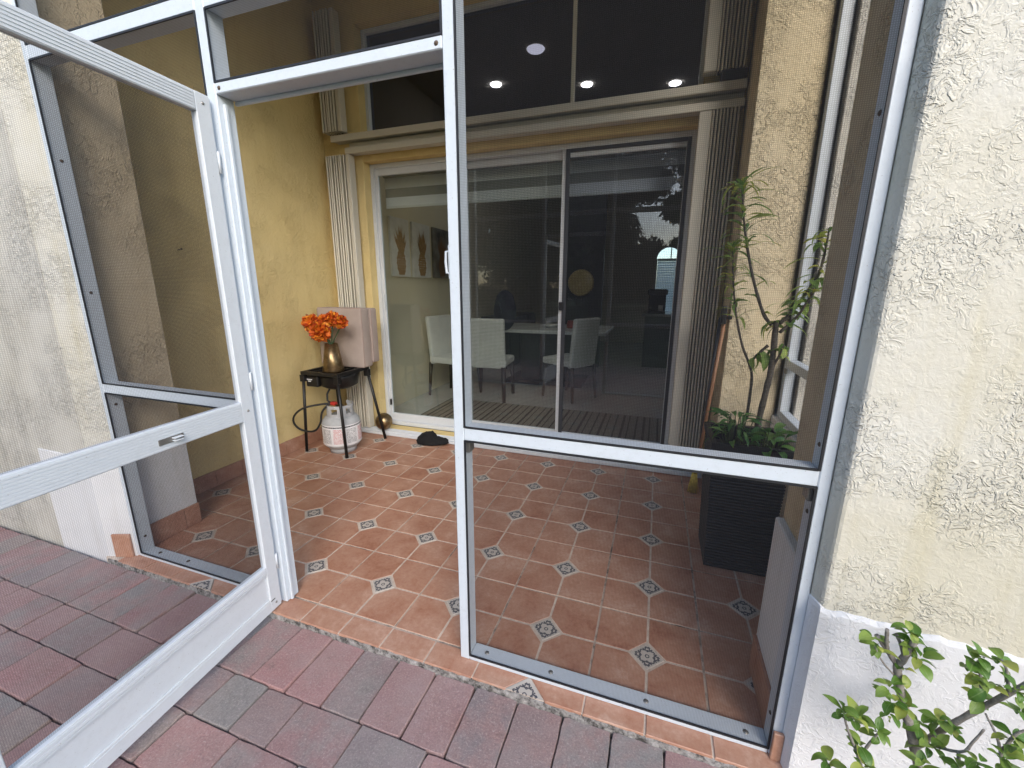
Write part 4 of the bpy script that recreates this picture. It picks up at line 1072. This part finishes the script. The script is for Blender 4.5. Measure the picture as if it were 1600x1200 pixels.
WHORLS = [((1.988, -0.49, 0.485), 7), ((2.011, -0.5, 0.48), 6), ((2.05, -0.5, 0.462), 8), ((2.028, -0.5, 0.408), 7), ((1.972, -0.52, 0.366), 7), ((2.025, -0.53, 0.393), 5), ((2.035, -0.44, 0.639), 3), ((2.034, -0.46, 0.636), 4), ((2.095, -0.46, 0.669), 7), ((2.088, -0.45, 0.682), 6), ((2.11, -0.465, 0.644), 7), ((2.097, -0.45, 0.585), 3), ((2.069, -0.47, 0.555), 4), ((2.078, -0.48, 0.527), 5), ((2.101, -0.47, 0.516), 6), ((2.073, -0.48, 0.496), 4), ((2.212, -0.44, 0.649), 6), ((2.211, -0.44, 0.612), 5), ((2.216, -0.47, 0.619), 6), ((2.226, -0.45, 0.563), 5), ((2.24, -0.45, 0.658), 6), ((2.252, -0.48, 0.628), 6), ((2.168, -0.46, 0.489), 6), ((2.187, -0.47, 0.484), 6), ((2.141, -0.46, 0.469), 5), ((2.154, -0.48, 0.439), 6), ((2.254, -0.5, 0.535), 7), ((2.235, -0.52, 0.505), 7), ((2.196, -0.53, 0.483), 6), ((2.172, -0.53, 0.456), 5), ((2.255, -0.5, 0.598), 6), ((2.133, -0.5, 0.412), 6)]

gs = thing('garden_shrub', 'leafy green shrub with pruned grey branches in front of the white plinth', 'shrub', (2.15, -0.47, -0.04))
RAD = {'stem': (0.0095, 0.0078), 'left': (0.0062, 0.0045), 'up': (0.0045, 0.0035), 'right': (0.0075, 0.0055), 'right2': (0.004, 0.003), 'thin': (0.0022, 0.0014), 'long': (0.0065, 0.0045), 'low': (0.0055, 0.0045), 't3': (0.003, 0.002), 't4': (0.004, 0.003)}
for k_, pts in SHRUB.items():
    a, b = RAD.get(k_, (0.0034, 0.0018)); branch(gs, 'branch', pts, a, b, 'grey_bark', 8)
SL = [leaf_mesh('leaf', 0.052, 0.0135, R(25 + 22 * k), 0.42, 7, 0.55, 0.10, k) for k in range(4)]
for me in SL: me.materials.append(MATS['leaf_shrub'])
rs = random.Random(21)
for (p, n) in WHORLS:
    p = Vector(p); ax = Vector((rs.uniform(-.35, .35), rs.uniform(-.6, .1), 1)).normalized()
    s_ = ax.cross(Vector((1, 0, 0))).normalized(); t_ = ax.cross(s_); a0 = rs.uniform(0, 6)
    for i in range(n + 1):
        a = a0 + i * 2.4; e = R(rs.uniform(5, 60) - (0 if i < n else 25))
        d = (s_ * math.cos(a) + t_ * math.sin(a)) * math.cos(e) + ax * math.sin(e)
        o = link('leaf', rs.choice(SL), None, gs, p - ax * 0.006 * (i * 0.6) + d * 0.003 - WL[gs.name], aim(d, rs.uniform(-.5, .5)))
        q = rs.uniform(0.34, 0.82); o.scale = (q * rs.uniform(.8, 1.1), q, q)

# ---------------------------------------------------------------- the room behind the glass
ZR = 0.055; XL, XR_, YB, ZC = -1.20, 3.4, 9.2, 3.55
B('room_floor', XL - .1, XR_ + .1, 2.062, YB + .2, -0.05, ZR, 'room_tile', None, 0, kind='structure')
B('room_ceiling', XL - .1, XR_ + .1, 2.062, YB + .2, ZC, ZC + .1, 'ceiling_plaster', None, 0, kind='structure')
rw = structure('room_walls', (1, 5, 0))
B('wall', XL - .12, XL, 2.062, YB, ZR, ZC, 'room_plaster', rw, 0)
B('wall', XR_, XR_ + .12, 2.062, YB, ZR, ZC, 'room_plaster', rw, 0)
B('wall', 2.302, XR_, 1.95, 2.06, ZR, ZC, 'room_plaster', rw, 0)
B('wall', XL - .12, -1.3, 1.95, 2.06, ZR, ZC, 'room_plaster', rw, 0)
AX, AW, AZ0, AZ1 = 1.69, 0.27, 0.66, 2.02
B('wall', XL, AX - AW, YB, YB + .15, ZR, ZC, 'room_plaster', rw, 0)
B('wall', AX + AW, XR_, YB, YB + .15, ZR, ZC, 'room_plaster', rw, 0)
B('wall', AX - AW, AX + AW, YB, YB + .15, ZR, AZ0, 'room_plaster', rw, 0)
bm = bmesh.new(); P = [(AX - AW + 0.0, AZ1)]
arc = [(AX - AW * math.cos(math.pi * k / 12), AZ1 + AW * math.sin(math.pi * k / 12)) for k in range(13)]
for y in (YB, YB + .15):
    for k in range(12):
        (x0, z0), (x1, z1) = arc[k], arc[k + 1]
        bm.faces.new([bm.verts.new(q) for q in ((x0, y, z0), (x1, y, z1), (x1, y, ZC), (x0, y, ZC))])
link('wall', bm_mesh('wall', bm), 'room_plaster', rw, Vector((0, 0, 0)) - WL[rw.name])
aw = thing('arched_window', 'narrow arched window with white blind at the far end of the room', 'window', (AX, YB, AZ0))
B('frame', AX - AW, AX - AW + .03, YB - .02, YB + .05, AZ0, AZ1, 'white_lacquer', aw, .003)
B('frame', AX + AW - .03, AX + AW, YB - .02, YB + .05, AZ0, AZ1, 'white_lacquer', aw, .003)
B('frame', AX - AW + .031, AX + AW - .031, YB - .02, YB + .05, AZ1 - .03, AZ1 + .01, 'white_lacquer', aw, .003)
B('glazing_bar', AX + .035, AX + .06, YB + .01, YB + .03, AZ1 + .011, AZ1 + AW - .01, 'white_lacquer', aw, .002)
tube('arch_frame', [(x, YB + .02, z) for x, z in arc], 0.014, 'white_lacquer', aw, 6)
me = bpy.data.meshes.new('glass'); me.from_pydata([(x - AX, .04, z - AZ0) for x, z in [(AX - AW, AZ0), (AX + AW, AZ0)] + arc[::-1]], [], [tuple(range(len(arc) + 2))])
link('glass', me, 'clear_glass', aw)
sm = box_mesh('slat', 2 * AW - .07, 0.060, 0.003, 0); sm.materials.append(MATS['blind_translucent'])
for k in range(24):
    link('slat', sm, None, aw, (0, -0.03, 0.05 + (AZ1 - AZ0 - .08) * k / 23), (R(58), 0, 0))

for i, (x, y) in enumerate([(0.271, 2.899), (-0.333, 3.429), (0.612, 3.748), (1.527, 4.025)]):
    o = lathe('ceiling_light', [(0.0001, 0.0), (0.045, 0.0), (0.056, -0.003), (0.062, 0.006)] if i else [(0.0001, 0.0), (0.065, 0.0), (0.078, -0.004), (0.085, 0.006)], 'lamp_dim' if i == 0 else 'lamp_glow', None, (x, y, ZC - .008), 20)
    tag(o, ['dim round white ceiling fixture highest in the transom', 'lit recessed ceiling light nearest the middle post', 'lit recessed ceiling light just right of the mullion', 'lit recessed ceiling light nearest the right shutter'][i], 'light', 'ceiling lights in the room')

zb = thing('zebra_blind', 'raised zebra roller blind with grey and white bands inside the glass', 'blind', (0.38, 2.10, 2.05))
B('cassette', -0.93, 1.70, 2.08, 2.15, 2.345, 2.43, 'sheer_blind', zb, .008)
zz = 2.345
for k, (h, mt) in enumerate(((0.09, 'white_blind'), (0.075, 'sheer_blind'), (0.075, 'white_blind'))):
    B('band', -0.925, 1.695, 2.112 + .001 * k, 2.114 + .001 * k, zz - h, zz - .0003, mt, zb, 0); zz -= h
B('bottom_bar', -0.925, 1.695, 2.106, 2.120, zz - .02, zz - .0003, 'white_lacquer', zb, .003)

def pineapple(par, y, z0, s, x, mat):
    bm = bmesh.new()
    # fruit as a diamond-scaled half relief, then a crown of pointed leaves
    for r_ in range(9):
        zc = z0 + s * (0.04 + 0.40 * r_ / 9); half = s * 0.145 * math.sin(math.pi * (r_ + 1.4) / 11) ** 0.55
        nn = 5
        for c_ in range(nn):
            yc = y - half + 2 * half * (c_ + (0.5 if r_ % 2 else 0.25)) / nn
            h_ = s * 0.036
            v = [bm.verts.new(q) for q in ((x, yc - h_, zc), (x, yc, zc - h_), (x, yc + h_, zc), (x, yc, zc + h_))]
            m_ = bm.verts.new((x + 0.004, yc, zc))
            for i in range(4): bm.faces.new((v[i], v[(i + 1) % 4], m_))
    rr = random.Random(int(y * 100))
    for i in range(38):
        a = rr.uniform(-0.75, 0.75); L = s * rr.uniform(0.22, 0.46) * (1 - abs(a) * .4); b0 = z0 + s * (0.38 + 0.14 * rr.random())
        p0 = (y + a * 0.09 * s, b0); p1 = (y + math.sin(a) * L, b0 + math.cos(a) * L); w_ = 0.024 * s
        v = [bm.verts.new(q) for q in ((x + .001, p0[0] - w_, p0[1]), (x + .001, p0[0] + w_, p0[1]), (x + .003, (p0[0] + p1[0]) / 2 + w_ * .8, (p0[1] + p1[1]) / 2), (x + .002, p1[0], p1[1]), (x + .003, (p0[0] + p1[0]) / 2 - w_ * .8, (p0[1] + p1[1]) / 2))]
        bm.faces.new(v)
    link('fruit_print', bm_mesh('fruit_print', bm), mat, par, Vector((0, 0, 0)) - WL[par.name])
for i, (y0, y1, lab, cm, pm) in enumerate(((2.51, 2.86, 'pale canvas with a copper pineapple print nearest the glass', 'canvas_pale', 'copper_print'), (2.93, 3.32, 'pale canvas with a copper pineapple print in the middle of three', 'canvas_pale', 'copper_print'), (3.40, 3.83, 'dark canvas with a copper pineapple print deepest in the room', 'canvas_dark', 'copper_dark'))):
    cv = thing('canvas_print', lab, 'picture', (XL, (y0 + y1) / 2, 1.49), 0, 'pineapple canvases on the room wall')
    B('canvas', XL + .001, XL + .03, y0, y1, 1.49, 2.10, cm, cv, .003)
    pineapple(cv, (y0 + y1) / 2, 1.50, 0.60, XL + .031, pm)

rg = thing('striped_rug', 'brown and grey striped rug on the room floor just inside the glass', 'rug', (0.6, 2.6, ZR))
x = -0.75; k = 0
while x < 1.95:
    w_ = (0.016, 0.05, 0.024, 0.035, 0.012, 0.06)[k % 6]
    B('stripe', x, x + w_ - .0005, 2.25, 2.95, ZR + .001, ZR + (.010 if k % 2 else .008), 'rug_light' if k % 2 else 'rug_dark', rg, 0)
    x += w_; k += 1

def dining_chair(label, x, y, rz):
    th = thing('dining_chair', label, 'chair', (x, y, ZR), rz, 'white dining chairs round the table'); del WL[th.name]
    B('seat', -.23, .23, -.24, .22, .42, .50, 'white_leather', th, .02, 2)
    bk = B('backrest', -.22, .22, -.27, -.21, .40, .98, 'white_leather', th, .02, 2); bk.rotation_euler = (R(6), 0, 0)
    for sx in (-1, 1):
        for sy, ly in ((-1, -.24), (1, .18)):
            tube('leg', [(sx * .20, ly, .42), (sx * .215, ly + sy * .03, .002)], [.030, .020], 'dark_wood', th, 4, world=False)
dining_chair('white leather dining chair half hidden behind the middle post', -0.78, 3.18, R(-100))
dining_chair('white leather dining chair with its back to the glass', -0.32, 3.22, R(6))
dining_chair('white leather dining chair pulled out on the right of the table', 0.55, 3.55, R(60))
bp_ = thing('backpack', 'navy backpack hung behind the white chair', 'bag', (-0.30, 3.62, ZR + .80))
bm = bmesh.new(); bmesh.ops.create_icosphere(bm, subdivisions=3, radius=1.0)
for v in bm.verts: v.co = Vector((v.co.x * .15, v.co.y * .09, v.co.z * .24 + (0.03 if v.co.z > .6 else 0)))
link('pack', bm_mesh('pack', bm, True), 'navy_cloth', bp_, (0, 0, .22))
tube('strap', [(-.36, 3.62, ZR + 1.05), (-.34, 3.50, ZR + 1.15), (-.30, 3.48, ZR + 1.0)], .012, 'navy_cloth', bp_, 6)
dt = thing('dining_table', 'white dining table with dark pedestal base inside the room', 'table', (0.1, 4.35, ZR))
B('top', -.75, .95, 3.85, 4.85, ZR + .73, ZR + .775, 'white_lacquer', dt, .006)
B('pedestal', -.25, .45, 4.15, 4.55, ZR + .045, ZR + .7298, 'charcoal_cabinet', dt, .008)
B('foot', -.45, .65, 4.0, 4.7, ZR + .002, ZR + .0448, 'charcoal_cabinet', dt, .006)
fbw = lathe('fruit_bowl', [(0.0001, 0.0), (.06, 0.0), (.11, .05), (.105, .05), (.055, .008), (.0001, .008)], 'white_lacquer', None, (0.15, 4.25, ZR + .776), 20)
tag(fbw, 'white bowl on the dining table inside', 'bowl')
o = lathe('red_jar', [(0.0001, 0), (.055, 0), (.06, .05), (.045, .10), (.0001, .105)], 'fruit_red', None, (0.42, 4.3, ZR + .776), 16)
tag(o, 'small red jar on the dining table inside', 'jar')
ki = thing('kitchen_island', 'dark kitchen island with grey stone top deep in the room', 'island', (2.2, 6.3, ZR))
B('cabinet', 1.35, 3.0, 5.9, 6.8, ZR + .002, ZR + .86, 'charcoal_cabinet', ki, .004)
B('worktop', 1.30, 3.05, 5.85, 6.85, ZR + .8605, ZR + .90, 'grey_stone', ki, .004)
cmk = thing('coffee_machine', 'black coffee machine with white mug on the kitchen island', 'appliance', (1.52, 6.15, ZR + .901))
B('base', 1.38, 1.66, 6.0, 6.35, ZR + .902, ZR + .94, 'black_plastic', cmk, .01, 2)
B('column', 1.38, 1.66, 6.2, 6.35, ZR + .9405, ZR + 1.20, 'black_plastic', cmk, .01, 2)
B('head', 1.36, 1.68, 6.0, 6.36, ZR + 1.2005, ZR + 1.30, 'black_plastic', cmk, .03, 3)
lathe('mug', [(.0001, 0), (.04, 0), (.04, .09), (.036, .09), (.036, .01), (.0001, .01)], 'white_lacquer', cmk, (1.58, 6.09, ZR + .941), 16)
mr = thing('round_mirror', 'round gold-framed mirror on the dark partition inside', 'mirror', (0.31, 5.55, 1.20))
B('partition', 0.0, 0.66, 5.60, 5.72, ZR, ZC, 'charcoal_cabinet', rw, 0)
bm = bmesh.new(); bmesh.ops.create_cone(bm, cap_ends=True, segments=32, radius1=.215, radius2=.20, depth=.05, matrix=Matrix.Rotation(R(90), 4, 'X'))
link('frame', bm_mesh('frame', bm), 'gold_metal', mr, (0, .02, .25))
cb = thing('dark_cabinet', 'charcoal sideboard against the far left of the room', 'cabinet', (-0.9, 5.6, ZR))
B('body', -1.19, -.70, 4.9, 6.4, ZR + .05, ZR + .85, 'charcoal_cabinet', cb, .006)
B('plinth', -1.17, -.74, 4.95, 6.35, ZR + .002, ZR + .0498, 'black_plastic', cb, 0)
for y in (4.915, 5.41, 5.905): B('door', -.6995, -.68, y, y + .48, ZR + .07, ZR + .83, 'charcoal_cabinet', cb, .003)

# ---------------------------------------------------------------- garden behind the camera (lights the scene and shows in the glass)
def leaf_cloud(name, blobs, n, size, seed):
    rr = random.Random(seed); V = []; F = []
    tot = sum(b[3] ** 2 for b in blobs)
    for (bx, by, bz, br_) in blobs:
        for i in range(int(n * br_ ** 2 / tot)):
            d = Vector((rr.gauss(0, 1), rr.gauss(0, 1), rr.gauss(0, 1))).normalized(); q = br_ * (0.55 + 0.5 * rr.random())
            c = Vector((bx, by, bz)) + Vector((d.x, d.y, d.z * 0.8)) * q
            a = Vector((rr.gauss(0, 1), rr.gauss(0, 1), rr.gauss(0, 1))).normalized(); b = a.cross(d + Vector((.1, .2, .3))).normalized(); s_ = size * rr.uniform(.6, 1.3)
            k = len(V); V += [c - a * s_, c + b * s_ * .45, c + a * s_, c - b * s_ * .45]; F.append((k, k + 1, k + 2, k + 3))
    me = bpy.data.meshes.new(name); me.from_pydata(V, [], F); me.materials.append(MATS['leaf_tree']); return me
def tree(label, x, y, h, spread, seed):
    th = thing('garden_tree', label, 'tree', (x, y, -0.11)); rr = random.Random(seed)
    trunk = [(x, y, -0.11), (x + .1, y, h * .25), (x + rr.uniform(-.2, .2), y, h * .5)]
    tube('trunk', trunk, [h * .035, h * .026, h * .016], 'bark', th, 10)
    blobs = []
    for i in range(18):
        a = i * 2.4; q = spread * rr.uniform(.25, .95); z = h * rr.uniform(.26, .92)
        c = (q * math.cos(a), q * math.sin(a), z, spread * rr.uniform(.32, .5)); blobs.append(c)
        tube('limb', [(trunk[1][0], y, h * .27), (x + c[0] * .5, y + c[1] * .5, z * .75), (x + c[0], y + c[1], z)], [h * .012, h * .007, h * .003], 'bark', th, 5)
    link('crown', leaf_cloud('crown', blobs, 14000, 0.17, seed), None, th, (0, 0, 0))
tree('broad dark shade tree mirrored in the middle glass panel', -4.2, -13.0, 9.5, 3.6, 1)
tree('tall dark shade tree mirrored left of the sky gap', -1.6, -17.0, 10.5, 2.9, 2)
tree('rounded shade tree mirrored right of the sky gap', 5.0, -15.0, 8.0, 3.0, 3)
tree('large shade tree mirrored at the left of the glass', -10.0, -14.0, 10.5, 4.2, 4)
tree('low bushy tree mirrored under the sky gap', 0.9, -24.0, 4.2, 2.3, 5)
tree('spreading shade tree far left behind the lawn', -17.0, -18.0, 10.0, 4.6, 6)
tree('spreading shade tree far right behind the lawn', 12.0, -18.0, 10.0, 4.4, 7)
tree('leaning shade tree mirrored at the right jamb of the door', 3.4, -11.0, 7.0, 1.7, 8)
tree('tall round tree behind the hedge at the left', -9.0, -31.0, 13.0, 5.5, 10)
tree('tall round tree behind the hedge in the middle', -3.2, -30.0, 12.0, 3.4, 11)
tree('tall round tree behind the hedge at the right', 8.5, -30.0, 12.0, 5.0, 12)
tree('street tree beyond the arched window at the far end', -4.0, 19.0, 7.5, 3.2, 13)
tree('dense shade tree filling the view between the two left trees', -7.6, -21.0, 11.0, 4.0, 14)
rr = random.Random(9)
hd = thing('hedge', 'long clipped green hedge along the far edge of the lawn', 'hedge', (0, -26, -0.11))
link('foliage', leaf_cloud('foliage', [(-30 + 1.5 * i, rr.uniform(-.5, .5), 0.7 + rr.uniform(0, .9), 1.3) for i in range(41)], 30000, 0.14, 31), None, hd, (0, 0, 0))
fh = thing('neighbour_house', 'far cream house with red roof and white window mirrored in the glass', 'house', (1.0, -44, -0.11))
B('wall', -9, 11, -48, -42, -0.11, 3.2, 'far_wall', fh, 0)
bm = bmesh.new(); v = [bm.verts.new(q) for q in ((-9.6, -41.4, 3.2), (11.6, -41.4, 3.2), (11.6, -48.6, 3.2), (-9.6, -48.6, 3.2), (-5, -45, 5.6), (7, -45, 5.6))]
for q in ((0, 1, 5, 4), (1, 2, 5), (2, 3, 4, 5), (3, 0, 4), (3, 2, 1, 0)): bm.faces.new([v[i] for i in q])
link('roof', bm_mesh('roof', bm), 'far_roof', fh, Vector((0, 0, 0)) - WL[fh.name])
for x in (-6, -1.0, 3.5, 7.5):
    wv = B('window', x, x + 1.6, -41.98, -41.9, 0.8, 2.2, 'white_lacquer', fh, 0)
    B('pane', x + .1, x + .75, -41.898, -41.88, .9, 2.1, 'grey_stone', wv, 0); B('pane', x + .85, x + 1.5, -41.898, -41.88, .9, 2.1, 'grey_stone', wv, 0)
